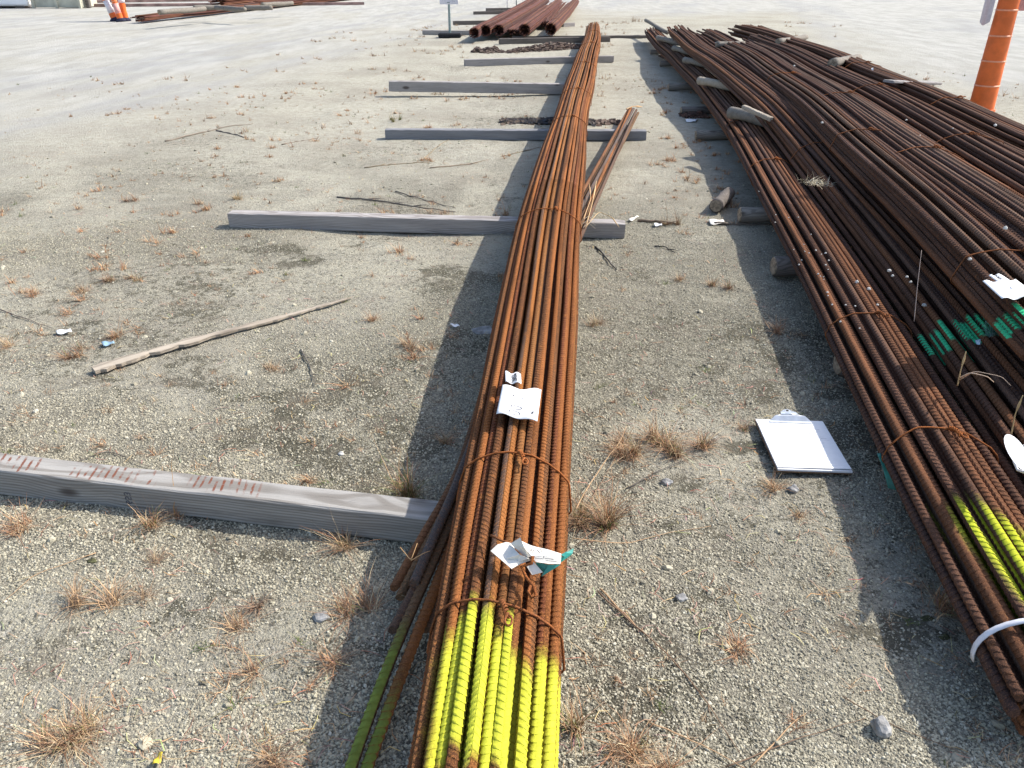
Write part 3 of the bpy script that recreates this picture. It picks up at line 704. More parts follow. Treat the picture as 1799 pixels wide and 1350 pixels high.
beam(a, b, .07, .055, M['wood_dark'], 'long thin timber running from the far middle pile to the big pile', group=GB)
for (u0,v0,u1,v1,lb) in [(742,61,850,62,'grey timber behind the small sign'), (797,44,905,42,'reddish timber next behind the small sign, under the far middle pile'), (833,26,930,24,'third timber behind the small sign'), (855,20,950,18,'farthest timber behind the small sign')]:
    a, b = spot(u0,v0), spot(u1,v1)
    beam(a, b, .09, .09, M['wood'] if v0 > 50 else M['wood_dark'], lb, group='timbers under the far middle pile')
a, b = spot(990,48), spot(1010,47)
beam(a, b, .09, .09, M['wood'], 'short timber end right of the far middle pile', group='timbers under the far middle pile')

# mill stamp on the nearest timber
def text_mesh(s, size, font_shear=0.0, bold=0.0):
    cu = bpy.data.curves.new('lettering', 'FONT'); cu.body = s; cu.size = size; cu.shear = font_shear; cu.align_x = 'CENTER'; cu.align_y = 'CENTER'; cu.offset = bold; cu.resolution_u = 3
    ob = bpy.data.objects.new('lettering', cu); COL.objects.link(ob)
    dg = bpy.context.evaluated_depsgraph_get(); me = bpy.data.meshes.new_from_object(ob.evaluated_get(dg)); bpy.data.objects.remove(ob); bpy.data.curves.remove(cu)
    V = np.zeros(len(me.vertices)*3); me.vertices.foreach_get('co', V); F = [tuple(p.vertices) for p in me.polygons]; bpy.data.meshes.remove(me)
    return V.reshape(-1,3), F
V, F = text_mesh('653', .03, 0, .0002)
m_ = MB(); V2 = np.stack([V[:,1]*1.0, np.full(len(V), -.0445-.0009), V[:,0]], -1)*1.0
V2[:,1] = -.0455; m_.add(V2, F)
st = m_.build('mill_stamp', M['pen'], L1); st.location = (.12+.1, 0, .045)
loc = L1.matrix_world.inverted() if False else None
# place the stamp where the photo shows it
q = spot(229, 868, .045); dl = (q-L1.location); xx = L1.rotation_euler.to_matrix() @ Vector((1,0,0)); st.location = (dl.dot(xx), 0, .044)

def log(a, b, r, label, mat=None, sag=0.0, group='round logs under the big pile', zc=None, n=12, name='timber_log', cutends=True):
    a = Vector(a); b = Vector(b); c = (a+b)/2; m_ = MB(); pts = []; rr = []
    for q in range(11):
        f = q/10; p = a.lerp(b, f); pts.append(p-c+Vector((0, math.sin(f*5+r*90)*r*.12, math.sin(f*7)*r*.08))); rr.append(r*(1+.06*math.sin(f*9+r*50)))
    pts = np.array([list(p) for p in pts]); m2 = MB(); tube(m2, pts, rr, n)
    V = np.concatenate(m2.v); V += (rng.random(V.shape)-.5)*r*.10
    m_.add(V, quads(11, n, True))
    o = m_.build(name, mat or M['log'], None, True); o.location = c
    dd = (a-b).normalized(); m3 = MB()
    lathe(m3, [(r*.92, 0), (r*.90, .004), (r*.5, .006)], (a-c)+dd*.001, dd, 12); m3.build('cut_end', M['cut'], o)
    return tag(o, label, 'log', group)
GL = 'round logs under the big pile'
for (u, v, r, lb) in [(1223,238,.042,'pale round log poking out under the big pile, right of the small white scrap'), (1300,378,.045,'pale log end poking out under the pile beside the yellowish paper'),
                      (1197,195,.040,'dark broken log poking out under the pile behind the small white scrap'), (1175,153,.042,'pale round log poking out under the pile, fifth from the near end'),
                      (1160,112,.040,'log end sticking out of the pile left side, near its far part'), (1143,92,.036,'farthest log end sticking out of the left side of the pile'),
                      (1360,468,.050,'dark squared log in shade under the near left bundle')]:
    p = spot(u, v, r)
    log(p, Vector((min(3.9, p.x+2.3), p.y+.05, r)), r, lb, M['wood_dark'] if 'dark' in lb else M['log'])
for (u, v, lb) in [(1220,245,'grey flat timber lying just before the pale log under the pile')]:
    pass
p = spot(1450, 640, .04); log(p+Vector((.05,0,0)), Vector((3.2, p.y, .045)), .045, 'nearest dark log hidden in shade beneath the near left bundle', M['wood_dark'])
GS = 'log stubs used as spacers on the big pile'
for (u, v, u2, v2, r, lb) in [(1156,67,1189,75,.040,'farthest spacer log stub on top of the left bundle'), (1184,85,1206,91,.036,'second farthest spacer log stub on top of the left bundle'),
                      (1203,106,1232,112,.036,'yellowish spacer log stub on the left bundle, middle of the five'), (1229,142,1272,150,.040,'pale split spacer log stub lying on the left bundle'),
                      (1284,198,1345,212,.046,'thick grey spacer log nearest to the viewer on the left bundle')]:
    z = .325; a = spot(u, v, z); b = spot(u2, v2, z); d = (b-a).normalized()
    log(a, b+d*.25, r, lb, M['log'] if 'pale' not in lb else M['wood_tan'], group=GS)
a = spot(1303,187,.42); b = spot(1352,208,.40)
beam(a, b, .035, .03, M['wood_tan'], 'thin brownish plank stub resting on the thick spacer log', z0=.40, z1=.375, name='plank_stub', cat='plank', group=None)
a = spot(1259,79,.50); b = spot(1308,78,.50); log(a, b, .035, 'white-grey round pole lying across the far end of the pile', M['log'], group='poles lying on top of the pile')
a = spot(1367,74,.56); b = spot(1416,66,.52); log(a, b, .035, 'grey pole slanting over the far right edge of the pile', M['log'], group='poles lying on top of the pile')
a = spot(1462,112,.56); b = spot(1508,103,.52); log(a, b, .045, 'split grey log slanting over the right part of the pile', M['log'], group='poles lying on top of the pile')
a = spot(1570,147,.56); b = spot(1655,150,.50)
beam(a, b, .10, .02, M['wood'], 'weathered grey board lying over the right edge of the pile', z0=.56, z1=.50, name='board', cat='board')
a = spot(1134,45,.20); b = spot(1172,58,.30)
log(a+Vector((0,0,.1)), b, .035, 'grey pole at the far left corner of the pile', M['log'], group='poles lying on top of the pile')
# wooden poles on the far left pile
for (u0,v0,u1,v1,lb) in [(340,14,388,13,'short dark pole at the left of the far left pile'), (380,14,430,17,'pole in the middle of the far left pile'), (430,14,478,14,'grey pole right of the middle on the far left pile'), (460,9,514,6,'rightmost pole on the far left pile'),
        (280,22,360,16,'long pole above the low bundle of the far left pile')]:
    a = spot(u0, v0, .35); b = spot(u1, v1, .35); log(a, b, .06, lb, M['log'], group='poles on the far left pile', n=8)

# the short rotten log piece on the gravel
def rough_blob(name, c, sx, sy, sz, mat, label, cat, group=None, rot=0.0, seed=0, amp=.28, sub=3, zc=None):
    import bmesh
    bm = bmesh.new(); bmesh.ops.create_icosphere(bm, subdivisions=sub, radius=1)
    for v in bm.verts:
        p = v.co.copy(); k = 1+amp*(mnoise.noise(p*1.3+Vector((seed*3.1, 0, 0))))+amp*.4*mnoise.noise(p*4+Vector((seed, 5, 0)))
        for ax_ in (Vector((1,.3,.2)), Vector((-.4,1,.5)), Vector((.2,-.7,1))):
            dd = p.dot(ax_.normalized()); 
            if dd > .72: k *= .72/dd*1.02
        v.co = Vector((p.x*k*sx, p.y*k*sy, p.z*k*sz))
    me = bpy.data.meshes.new(name); bm.to_mesh(me); bm.free(); me.materials.append(mat)
    o = link(bpy.data.objects.new(name, me)); o.location = c if zc is None else (c[0], c[1], zc); o.rotation_euler = (0, 0, rot)
    return tag(o, label, cat, group)
rl = log(spot(1258,362,.04), spot(1281,340,.04), .042, 'short rotten log chunk lying on gravel left of the pile', M['wood_dark'], group=None, name='log_chunk')
rough_blob('rock', G(1546,1284,.012), .019, .024, .019, M['rock'], 'grey-white rounded rock near the bottom right', 'rock', seed=2)
rough_blob('rock', G(850,578,.0), .055, .045, .014, M['rock'], 'flat grey stone half in shade against the central bundle', 'rock', seed=5)
rough_blob('rock', G(1197,1052,.004), .016, .012, .010, M['rock'], 'small pale stone on open gravel right of the central bundle', 'rock', seed=8)
rough_blob('rock', G(1172,848,.004), .018, .014, .013, M['rock'], 'dark-edged small stone below the large grass clump', 'rock', seed=9)
rough_blob('rock', G(1393,862,.008), .016, .014, .013, M['rock'], 'pale stone just below the clipboard', 'rock', seed=10)
rough_blob('rock', G(600,800,.003), .010, .008, .007, M['quartz'], 'tiny pale stone beside the green grass tuft', 'rock', seed=12)
rough_blob('rock', G(565,1085,.004), .02, .016, .010, M['rock'], 'grey stone left of the loose bar ends', 'rock', seed=13)
rough_blob('moss_clump', G(1630,1085,-.004), .022, .014, .008, flat('moss', (.085,.085,.04), .95, var=.4, scale=120, bump=.003), 'dark green moss cushion beside the near left bundle', 'moss', seed=14)
rough_blob('moss_clump', G(1660,1118,-.004), .018, .013, .008, bpy.data.materials['moss'], 'olive moss cushion just below the larger one by the bundle', 'moss', seed=15)
rough_blob('moss_clump', G(162,985,.0), .014, .010, .006, bpy.data.materials['moss'], 'small olive moss spot left of the nearest timber', 'moss', seed=16)
# pale pebbles that landed on the bars
for q in range(46):
    if q < 30: u = random.gauss(1432, 38); v = 395+(u-1400)*1.25+random.gauss(20, 22); z = .235; tf = b1_top
    else:
        u, v, tf, z = [(1562,478,b2_top,.32),(1568,486,b2_top,.32),(1593,488,b2_top,.32),(1600,497,b2_top,.32),(1634,498,b2_top,.32),(1704,457,b3_top,.58),(1766,403,b4[1],.56),(1620,222,b4[1],.56),(1444,217,b3_top,.56),
                       (1592,212,b5[1],.56),(1676,218,b5[1],.56),(1748,222,b6[1],.6),(1395,117,b5[1],.56),(1510,473,b1_top,.29),(1532,483,b1_top,.29),(1548,508,b1_top,.29)][q-30]
    p = spot(u, v, z); t = tf(p.x, p.y) or z
    s = random.uniform(.003, .006) if q < 30 else random.uniform(.005, .011)
    rough_blob('pebble', (p.x, p.y, t+s*.5), s, s*.8, s*.8, M['quartz'], 'pale pebble lying loose on the rusty bars of the big pile', 'pebble', 'pale pebbles scattered on the big pile', seed=q, sub=1)

# splintered slat
m_ = MB(); A_ = spot(165,655); B_ = spot(622,522); d = B_-A_; L = d.length; x = d.normalized(); y = Vector((-x.y, x.x, 0))
P = []; ns = 60
for q in range(ns+1):
    f = q/ns; wv = (.021*(1-f)**.6+.0025)*(1+.28*math.sin(f*23)+.15*math.sin(f*61)+random.uniform(-.25,.25)); h = .013*(1-f)**.5+.002; off = math.sin(f*6)*.012+random.uniform(-1,1)*.002
    for s, t in ((-1,0),(1,0),(1,1),(.1,1.15),(-1,.9)):
        c = A_+d*f+y*(off+s*wv)+Vector((0,0,.002+t*h)); P.append(c-A_)
P = [(v.dot(x), v.dot(y), v.z) for v in P]
m_.add(P, quads(ns+1, 5, True)); o = m_.build('wood_splinter', M['wood_tan']); o.location = A_; o.rotation_euler = (0,0,math.atan2(x.y, x.x))
tag(o, 'long splintered tan slat tapering to a point on the gravel at left', 'wood splinter')

# bark debris heaps
def debris(u0, v0, u1, v1, n, hgt, label, depth=.12, mat='chips', cols=((.11,.075,.06), (.07,.05,.045), (.20,.15,.12)), seed=1):
    a = spot(u0, v0); b = spot(u1, v1); m_ = MB(); c0 = (a+b)/2
    for q in range(n):
        f = random.random(); prof = (.35+.65*vn(np.array([f*7.0+seed]), np.array([seed*1.7]))[0])
        ph = prof*math.sin(f*math.pi)**.35
        p = a.lerp(b, f)+Vector((0, random.gauss(0, depth*.45), 0)); z = random.random()**1.4*hgt*ph*math.exp(-((p.y-a.lerp(b,f).y)/depth)**2)
        L = random.uniform(.015, .07); ang = random.uniform(-.7,.7); tl = random.uniform(-.4,.4)
        x = Vector((math.cos(ang), math.sin(ang), tl)).normalized(); y = x.orthogonal().normalized(); z_ = x.cross(y)
        col = random.choice(cols); k = random.uniform(.7,1.3)
        box(m_, p-c0+Vector((0,0,z+.004)), L/2, random.uniform(.004,.014), random.uniform(.002,.006), (x,y,z_), 0, tuple(t*k for t in col))
    o = m_.build('bark_debris', M['chips']); o.location = c0
    return tag(o, label, 'bark debris', kind='stuff')
debris(830, 92, 885, 92, 350, .12, 'crumbled dark bark heap left part, before the far middle pile', seed=3)
debris(890, 93, 1025, 84, 1100, .15, 'long crumbled heap of rotten bark behind the fifth timber', seed=5, depth=.16)
debris(880, 215, 1045, 216, 700, .05, 'dark rotten wood crumbs behind the slate-grey timber', cols=((.05,.05,.055), (.07,.06,.055), (.12,.09,.07)), seed=9, depth=.13)
debris(1160, 100, 1190, 112, 120, .06, 'splintered dark wood beside the far logs under the pile', seed=12)
debris(1198, 203, 1240, 205, 220, .05, 'reddish broken bark under the dark log left of the pile', cols=((.13,.07,.05), (.08,.05,.04)), seed=13)
debris(1045, 217, 1090, 216, 120, .03, 'thin bark litter just right of the central bundle', seed=15)

# ------------------------------------------------------------------ grass
STRAW = [(.42,.23,.12), (.50,.33,.18), (.31,.16,.09), (.55,.43,.26), (.34,.24,.16), (.24,.145,.095), (.30,.21,.14)]
GREEN = [(.09,.14,.035), (.14,.18,.05), (.20,.19,.07)]
def blades(m_, c, n, h, spread, pal, wdt=.0011, lean=1.0):
    ba = random.uniform(0, 6.283); bias = Vector((math.cos(ba), math.sin(ba), 0))*random.uniform(0, .9); th = random.uniform(.65, 1.2)
    for q in range(n):
        ang = random.uniform(0, 6.283); ln = h*random.choice([.35, .55, .8, 1.0, 1.2])*random.uniform(.75, 1.2); out = random.uniform(.15, 1.0)*lean
        b = (Vector((math.cos(ang), math.sin(ang), 0))+bias); b = b/max(.4, b.length); p0 = Vector(c)+Vector((random.gauss(0,.3), random.gauss(0,.3), 0))*spread
        el = max(.05, math.cos(min(1.52, out*1.35))); hz = math.sin(min(1.5, out*1.35))
        droop = random.uniform(.1,.9); bend = Vector((random.uniform(-.55,.55), random.uniform(-.55,.55), 0))*ln
        sd = Vector((-b.y, b.x, 0)).normalized(); ww = wdt*th*random.uniform(.5, 1.3)
        P = []
        for k in range(4):
            f = k/3; p = p0+b*(hz*ln*f)+Vector((0,0,el*ln*(f-droop*f*f)))+bend*f*f*.6; wv = ww*(1-f*.85)
            p.z = max(p.z, p0.z+.001*k)
            P += [p-sd*wv, p+sd*wv]
        col = random.choice(pal); kk = random.uniform(.6, 1.3)
        m_.add(P, [(0,1,3,2),(2,3,5,4),(4,5,7,6)], tuple(t*kk for t in col))
def tuft(u, v, h, n, spread, label, green=0.0, lean=1.0, stalks=0, stalk_h=.1):
    h *= 1.6; n = int(n*1.9); pal_ = [t for t in STRAW if random.random() < .7] or STRAW; c = G(u, v, -.002); m_ = MB()
    ng = int(n*green)
    cl = max(1, int(spread/.03))
    for q in range(cl):
        cc = (random.gauss(0, spread*.33), random.gauss(0, spread*.28), 0) if cl > 1 else (0,0,0)
        blades(m_, cc, (n-ng)//cl, h*random.uniform(.7,1.1), .035, pal_, lean=lean)
        if ng: blades(m_, cc, ng//cl, h*.9, .02, GREEN, lean=.6)
    for q in range(stalks):
        blades(m_, (random.gauss(0,.02), random.gauss(0,.01), 0), 1, stalk_h*random.uniform(.7,1), .01, [(.5,.28,.1), (.45,.3,.15)], wdt=.0017, lean=.12)
    o = m_.build('grass_tuft', M['grass']); o.location = c
    return tag(o, label, 'grass tuft', 'dry grass tufts growing through the gravel')
TF = [(203,1050,.060,200,.10,'russet tuft alone on gravel below the left half of the nearest timber',0,1),
 (128,1303,.075,260,.13,'large brown tuft near the bottom left corner',0.05,1),
 (414,1100,.045,80,.05,'pinkish-brown tuft in the open gravel left of the loose bars, nearest the middle',0,1),
 (270,985,.045,70,.05,'small tuft just in front of the middle of the nearest timber',0,1),
 (606,958,.060,90,.05,'tuft touching the front of the nearest timber near its right end',.05,1),
 (635,1066,.075,150,.09,'wide grey-brown tuft beside the loose bar ends',.05,1),
 (452,1062,.05,60,.04,'thin tuft up-right of the pinkish-brown one',0,1),
 (443,1180,.05,60,.035,'narrow reddish tuft in the lower left gravel',0,1),
 (587,1165,.05,70,.04,'reddish tuft at the edge of the central bundle shadow',0,1),
 (478,1335,.05,90,.06,'tuft cut by the bottom edge left of the loose bars',0,1),
 (48,930,.06,90,.06,'tuft at the left edge just below the nearest timber',0,1),
 (265,925,.06,90,.05,'tuft growing against the front face of the nearest timber, left of centre',.15,.8),
 (312,905,.06,60,.05,'upright sparse tuft against the front face of the nearest timber',0,.6),
 (540,846,.045,50,.04,'small tuft behind the right half of the nearest timber',0,1),
 (716,876,.125,190,.06,'tall green-based tuft standing behind the right end of the nearest timber',.45,.55),
 (782,778,.05,80,.05,'dull brown tuft in the shade beside the central bundle',.1,1),
 (1152,778,.070,520,.20,'largest tuft, thick and yellowish, between the central bundle and the clipboard',.14,.9),
 (1098,793,.062,210,.12,'reddish tuft joined to the left of the largest one',0,.95),
 (1060,918,.095,360,.12,'tall thick tuft right of the central bundle, below the largest one',.15,.8),
 (1056,572,.055,110,.06,'straw-coloured tuft in open gravel right of the central bundle, level with the green paint',.05,.9),
 (1265,508,.050,140,.08,'round yellow-brown tuft at the shadow edge of the big pile',.15,.8),
 (1195,494,.04,70,.05,'smaller tuft left of the round yellow-brown one',0,.9),
 (1010,1282,.060,70,.03,'dark narrow tuft beside the yellow painted bars',.25,.7),
 (1088,1322,.060,130,.07,'tuft at the bottom edge just right of the central bundle',0,1),
 (1165,1335,.055,110,.07,'tuft at the bottom edge, second right of the central bundle',0,1),
 (1295,1143,.04,80,.05,'flattened dark tuft in the middle of the lower right gravel',0,1.1),
 (1398,1268,.04,30,.03,'sparse little tuft left of the grey-white rock',0,.9),
 (1360,858,.045,80,.05,'brown tuft touching the lower left corner of the clipboard',0,.9),
 (1308,752,.055,60,.04,'thin tuft left of the clipboard top',.1,.8),
 (1402,905,.030,50,.03,'small brown tuft below the clipboard',0,.9),
 (1650,1065,.10,60,.06,'pale weed with upright seed stalks leaning on the near left bundle',.02,.8),
 (1388,585,.05,110,.09,'tuft in the shade beside the near left bundle',0,1),
 (655,562,.045,80,.045,'orange-brown tuft above and left of the small tag, left of the shadow',0,.85),
 (716,612,.050,100,.06,'bushy tuft at the shadow edge left of the central bundle',0,.9),
 (492,640,.04,90,.08,'twin low tufts right of the splintered slat',0,1),
 (188,492,.045,110,.08,'low orange tuft above the splintered slat, left of a twin',.05,1),
 (232,490,.045,100,.08,'low orange tuft above the splintered slat, right of a twin',.05,1),
 (125,512,.045,100,.08,'bushy tuft at left between the white scrap and the timber row',.05,1),
 (58,514,.05,80,.09,'wide low tuft near the left edge',0,1),
 (135,625,.05,130,.10,'brown double tuft left of the splintered slat, above its thick end',.05,1),
 (215,590,.045,80,.08,'tuft next to the blue scrap',0,1),
 (5,612,.07,90,.07,'tall orange tuft cut by the left edge',0,.9),
 (220,352,.06,80,.08,'upright orange tuft in the pale gravel left of the second timber',0,.8),
 (415,350,.06,90,.09,'spiky tuft just behind the left end of the second timber',.1,.7),
 (345,357,.05,60,.07,'tuft left of the spiky one behind the second timber',0,.9),
 (695,212,.07,110,.10,'dark green tuft behind the left end of the slate-grey timber',.7,.6),
 (1180,392,.09,80,.08,'upright clump of stalks right of the second timber end',.1,.5),
 (1118,38,.16,120,.25,'yellow tuft far off between the middle and right piles',.05,.6),
 (880,380,.06,80,.08,'tuft behind the second timber against the central bundle',.05,.8),
 (765,372,.05,160,.28,'matted brown straw heap behind the second timber',.0,1.2),
 (1005,1,.0,0,0,'',0,0)]
for (u,v,h,n,s,lb,gr,ln) in TF:
    if n: tuft(u, v, h, n, s, lb, gr, ln, stalks=8 if 'green-based' in lb else (3 if 'upright' in lb else 0), stalk_h=.24)
# uncountable sprigs and straw litter
m_ = MB(); cnt = 0
while cnt < 1600:
    y = .8+11.5*random.random()**1.25; x = random.uniform(-1,1)*(.68*y+.4)
    mm = float(fbm(np.array([x*1.3+4]), np.array([y*1.3+8]), 3)[0]); rd = float(masks(np.array([x]), np.array([y]))[1][0])
    if random.random() > sm(.40, .66, mm)*(1-rd)*.95+.03: continue
    cnt += 1; z = float(gz(x, y))
    blades(m_, (x, y, z-.001), random.randint(6, 22), random.uniform(.018,.055), .025, STRAW if random.random() < .88 else GREEN, lean=1.05, wdt=.0009*(1+.12*y))
for q in range(330):
    y = random.uniform(7.5, 23); x = random.choice([random.uniform(3.9, 11), random.uniform(-5.5, 1.0), random.uniform(-5.5, 1.0)])*1.0+ .15*(y-10)
    if float(fbm(np.array([x*.6+3]), np.array([y*.6+8]), 3)[0]) < .47: continue
    if float(masks(np.array([x]), np.array([y]))[1][0]) > random.uniform(.2, 1): continue
    z = float(gz(x, y))
    for t in range(random.randint(1, 4)):
        blades(m_, (x+random.gauss(0,.10), y+random.gauss(0,.08), z-.001), random.randint(10, 24), random.uniform(.05,.12), .06, [(.40,.24,.14), (.46,.32,.20), (.33,.19,.12), (.5,.42,.26), (.26,.18,.12)], lean=1.0, wdt=.0034)
cnt = 0
while cnt < 210:
    y = 2.6+9*random.random()**1.1; x = random.uniform(-.72, .25)*y if random.random() < .8 else random.uniform(.25, .5)*y*.5+.2
    if .0 < x-(.12*y-.2) < .55 and y > 1: continue
    mm = float(fbm(np.array([x*.9+14]), np.array([y*.9+8]), 3)[0])
    if random.random() > sm(.38, .6, mm): continue
    rd = float(masks(np.array([x]), np.array([y]))[1][0])
    if random.random() < rd: continue
    cnt += 1; z = float(gz(x, y))
    for t in range(random.randint(1, 3)):
        blades(m_, (x+random.gauss(0,.03), y+random.gauss(0,.03), z-.001), random.randint(14, 34), random.uniform(.04,.085), .03, [(.42,.22,.11), (.50,.30,.16), (.34,.16,.09), (.54,.40,.24), (.30,.2,.12)], lean=1.0, wdt=.0013*(1+.08*y))
for q in range(7500):
    y = .7+8*random.random()**1.6; x = random.uniform(-1,1)*(.68*y+.4)
    if float(fbm(np.array([x*2+1]), np.array([y*2+3]), 3)[0]) < .40+.14*random.random(): continue
    z = float(gz(x, y))+.004; a = random.uniform(0,6.28); L = random.uniform(.012,.055); b = Vector((math.cos(a), math.sin(a),0)); sd = Vector((-b.y,b.x,0)); p = Vector((x,y,z)); cv = sd*random.uniform(-.25,.25)*L
    ww = random.uniform(.0004,.0009)*(1+.12*y); up = Vector((0,0,random.uniform(0,.008)))
    m_.add([p-sd*ww, p+sd*ww, p+b*L*.5+cv-sd*ww+up, p+b*L*.5+cv+sd*ww+up, p+b*L-sd*ww*.4, p+b*L+sd*ww*.4], [(0,1,3,2),(2,3,5,4)], tuple(t*random.uniform(.7,1.3) for t in random.choice(STRAW)))
o = m_.build('dry_grass', M['grass']); tag(o, 'sparse dry grass sprigs and straw bits strewn over the gravel', 'dry grass', kind='stuff')
# long stems and twigs
def stem(pts, r, col, label, name='dry_stem', cat='dry stem', lift=.006, taper=.4, extra=0):
    W_ = [G(*p[:2], (p[2] if len(p) > 2 else lift)) for p in pts]; c0 = W_[0].copy(); m_ = MB()
    t = np.linspace(0, 1, len(W_)); tt = np.linspace(0, 1, 14)
    A = np.array([list(p-c0) for p in W_]); Q = np.stack([np.interp(tt, t, A[:,k]) for k in range(3)], -1); kk = np.array([.25,.5,.25])
    for k in range(3): Q[1:-1,k] = np.convolve(Q[:,k], kk, 'valid')
    Q[1:-1] += (rng.random((12,3))-.5)*r*1.5
    tube(m_, Q, r*np.linspace(1, taper, 14), 5, col)
    for e in range(extra):
        k = random.randint(2, 11); b = Q[k]; dv = (Q[min(13,k+1)]-Q[k-1]); dv = dv/np.linalg.norm(dv); sdv = np.array([-dv[1], dv[0], random.uniform(.1,.5)])*random.choice([-1,1]); sdv[2] = abs(sdv[2])
        L = random.uniform(4, 10)*r; tube(m_, [b, b+(dv*.8+sdv*.5)*L, b+(dv*1.6+sdv*.7)*L], [r*.7, r*.5, r*.2], 4, col)
    o = m_.build(name, M['grass'], None, True); o.location = c0
    return tag(o, label, cat)
BR = (.20,.13,.085); GY = (.13,.115,.10); ST = (.46,.30,.17)
stem([(1050,1040),(1115,1105),(1180,1160),(1240,1235),(1300,1320)], .0022, BR, 'long dark stem running diagonally over the lower right gravel', extra=3)
stem([(1055,1035),(1125,1115),(1130,1108)], .0020, ST, 'shorter straw stem beside the long diagonal one')
stem([(1140,1270),(1240,1310),(1330,1360)], .0017, ST, 'thin straw stem near the bottom edge right of the central bundle')
stem([(1005,970,.05),(1100,955),(1170,935),(1250,922)], .0014, ST, 'slender straw stem beside the crumpled tag, running right over gravel')
stem([(1010,945,.10),(1040,850,.02),(1090,785,.03),(1100,760,.03)], .0018, ST, 'bent straw stalk leaning from the largest tuft to the bundle')
stem([(1013,935,.03),(1050,860,.01),(1090,795,.02)], .0016, BR, 'second bent stalk leaning beside the first')
stem([(1105,890),(1118,930),(1135,960)], .0016, GY, 'short dark twig right of the tall thick tuft', 'twig', 'twig')
stem([(1100,858),(1150,832),(1205,808),(1260,795)], .0018, GY, 'grey twig below the largest tuft', 'twig', 'twig', extra=2)
stem([(1320,1345),(1400,1265),(1415,1255)], .0018, ST, 'straw stem left of the grey-white rock')
stem([(1480,1225),(1560,1275),(1700,1330)], .0014, BR, 'fine stem running right below the grey-white rock')
stem([(1275,1345),(1400,1300),(1520,1265)], .0016, BR, 'brownish stem below the grey-white rock at its left')
stem([(1046,433),(1062,448),(1076,468),(1083,476)], .0055, (.05,.047,.045), 'dark curved twig beside the second timber right end', 'twig', 'twig')
stem([(1150,434),(1165,434),(1178,441),(1186,447)], .004, (.05,.047,.045), 'black bent twig further right of the second timber', 'twig', 'twig', extra=1)
stem([(592,347),(650,353),(720,361),(800,372)], .006, (.14,.125,.11), 'long grey twig behind the second timber', 'twig', 'twig', extra=3)
stem([(695,339),(735,349),(800,365)], .005, (.14,.125,.11), 'forked grey twig above the straw heap', 'twig', 'twig', extra=3)
stem([(290,247),(340,236),(400,224),(445,219)], .007, (.22,.18,.14), 'long thin twig on the pale ground far left', 'twig', 'twig', extra=2)
stem([(380,230),(410,236),(436,242)], .007, (.13,.11,.10), 'short dark twig crossing toward the long thin twig', 'twig', 'twig')
stem([(495,255),(560,243)], .006, (.22,.18,.14), 'straight twig left of the slate-grey timber', 'twig', 'twig')
stem([(0,545),(40,560),(90,575)], .003, (.16,.13,.11), 'thin twig at the left edge near the white scrap', 'twig', 'twig')
stem([(528,612),(545,645),(553,678)], .003, GY, 'dead upright weed stem right of the slat', 'twig', 'twig', extra=5)
stem([(60,845,.01),(180,790),(205,795),(265,820)], .0022, GY, 'fine dark twig behind the nearest timber left half', 'twig', 'twig', extra=2)
stem([(170,975),(60,1010),(0,1060)], .0012, ST, 'hair-thin straw at the left below the nearest timber')
stem([(1120,388),(1160,392),(1195,393)], .010, (.24,.18,.13), 'flat strip of bark right of the second timber end', 'bark_strip', 'bark', extra=2)
stem([(1255,393),(1300,394),(1355,393)], .012, (.16,.13,.10), 'thin root-like stick leading from the yellowish paper to the pile', 'twig', 'twig')
stem([(755,296),(830,287),(935,262),(950,258)], .004, (.25,.19,.13), 'arched dry weed stem behind the second timber', extra=7)
stem([(640,295),(700,290),(760,285)], .004, (.28,.22,.14), 'low weed stem left of the arched one', extra=6)
stem([(745,282),(765,262),(790,245)], .004, (.28,.22,.14), 'weed stem leaning toward the slate-grey timber', extra=5)
# grass seed stalks caught in the pile and bars
def stalk(pts, label, r=.0012, col=(.52,.38,.20), head=True):
    W_ = [spot(*p) for p in pts]; c0 = W_[0].copy(); m_ = MB(); t = np.linspace(0,1,len(W_)); tt = np.linspace(0,1,16)
    A = np.array([list(p-c0) for p in W_]); Q = np.stack([np.interp(tt, t, A[:,k]) for k in range(3)], -1)
    for k in range(3): Q[1:-1,k] = np.convolve(Q[:,k], [.25,.5,.25], 'valid')
    rr = r*np.linspace(1,.5,16)
    if head: rr[10:15] *= np.array([1.8,2.6,2.6,2.0,1.3])
    tube(m_, Q, rr, 5, col); o = m_.build('grass_stalk', M['grass'], None, True); o.location = c0
    return tag(o, label, 'grass stalk', 'dry stalks caught among the bars')
stalk([(1682,678,.24),(1688,650,.30),(1697,618,.36)], 'upright seed stalk between the two left bundles of the pile', .0022)
stalk([(1684,665,.26),(1705,655,.33),(1735,662,.33),(1746,672,.31)], 'pale curled grass leaf arching over the green-painted bundle', .0022, (.62,.46,.33), False)
stalk([(1686,668,.26),(1712,652,.34),(1760,662,.34),(1776,678,.32)], 'thin pale stalk arching farther over the green-painted bundle', .0014, (.60,.45,.33), False)
stalk([(1776,765,.22),(1783,730,.29),(1797,695,.36)], 'seed stalk beside the oval white tag', .0022)
stalk([(1606,565,.28),(1612,500,.40),(1619,440,.50)], 'very thin straight stem standing before the upper bundle end', .0013, (.42,.34,.30), False)
stalk([(1030,395,.13),(1040,360,.15),(1048,318,.16)], 'straw stalk standing on the loose bars', .003, (.55,.38,.2))
stalk([(1028,400,.14),(1052,372,.16),(1075,382,.14),(1088,400,.10)], 'arched stalk over the second timber right end', .0022, (.55,.38,.2))
stalk([(1025,385,.15),(1038,350,.16),(1035,322,.17)], 'second straw stalk on the loose bars', .003, (.50,.33,.18))
stalk([(1100,192,.15),(1112,187,.16),(1128,188,.12)], 'straw wisp at the far end of the loose bars', .006, (.50,.33,.18))
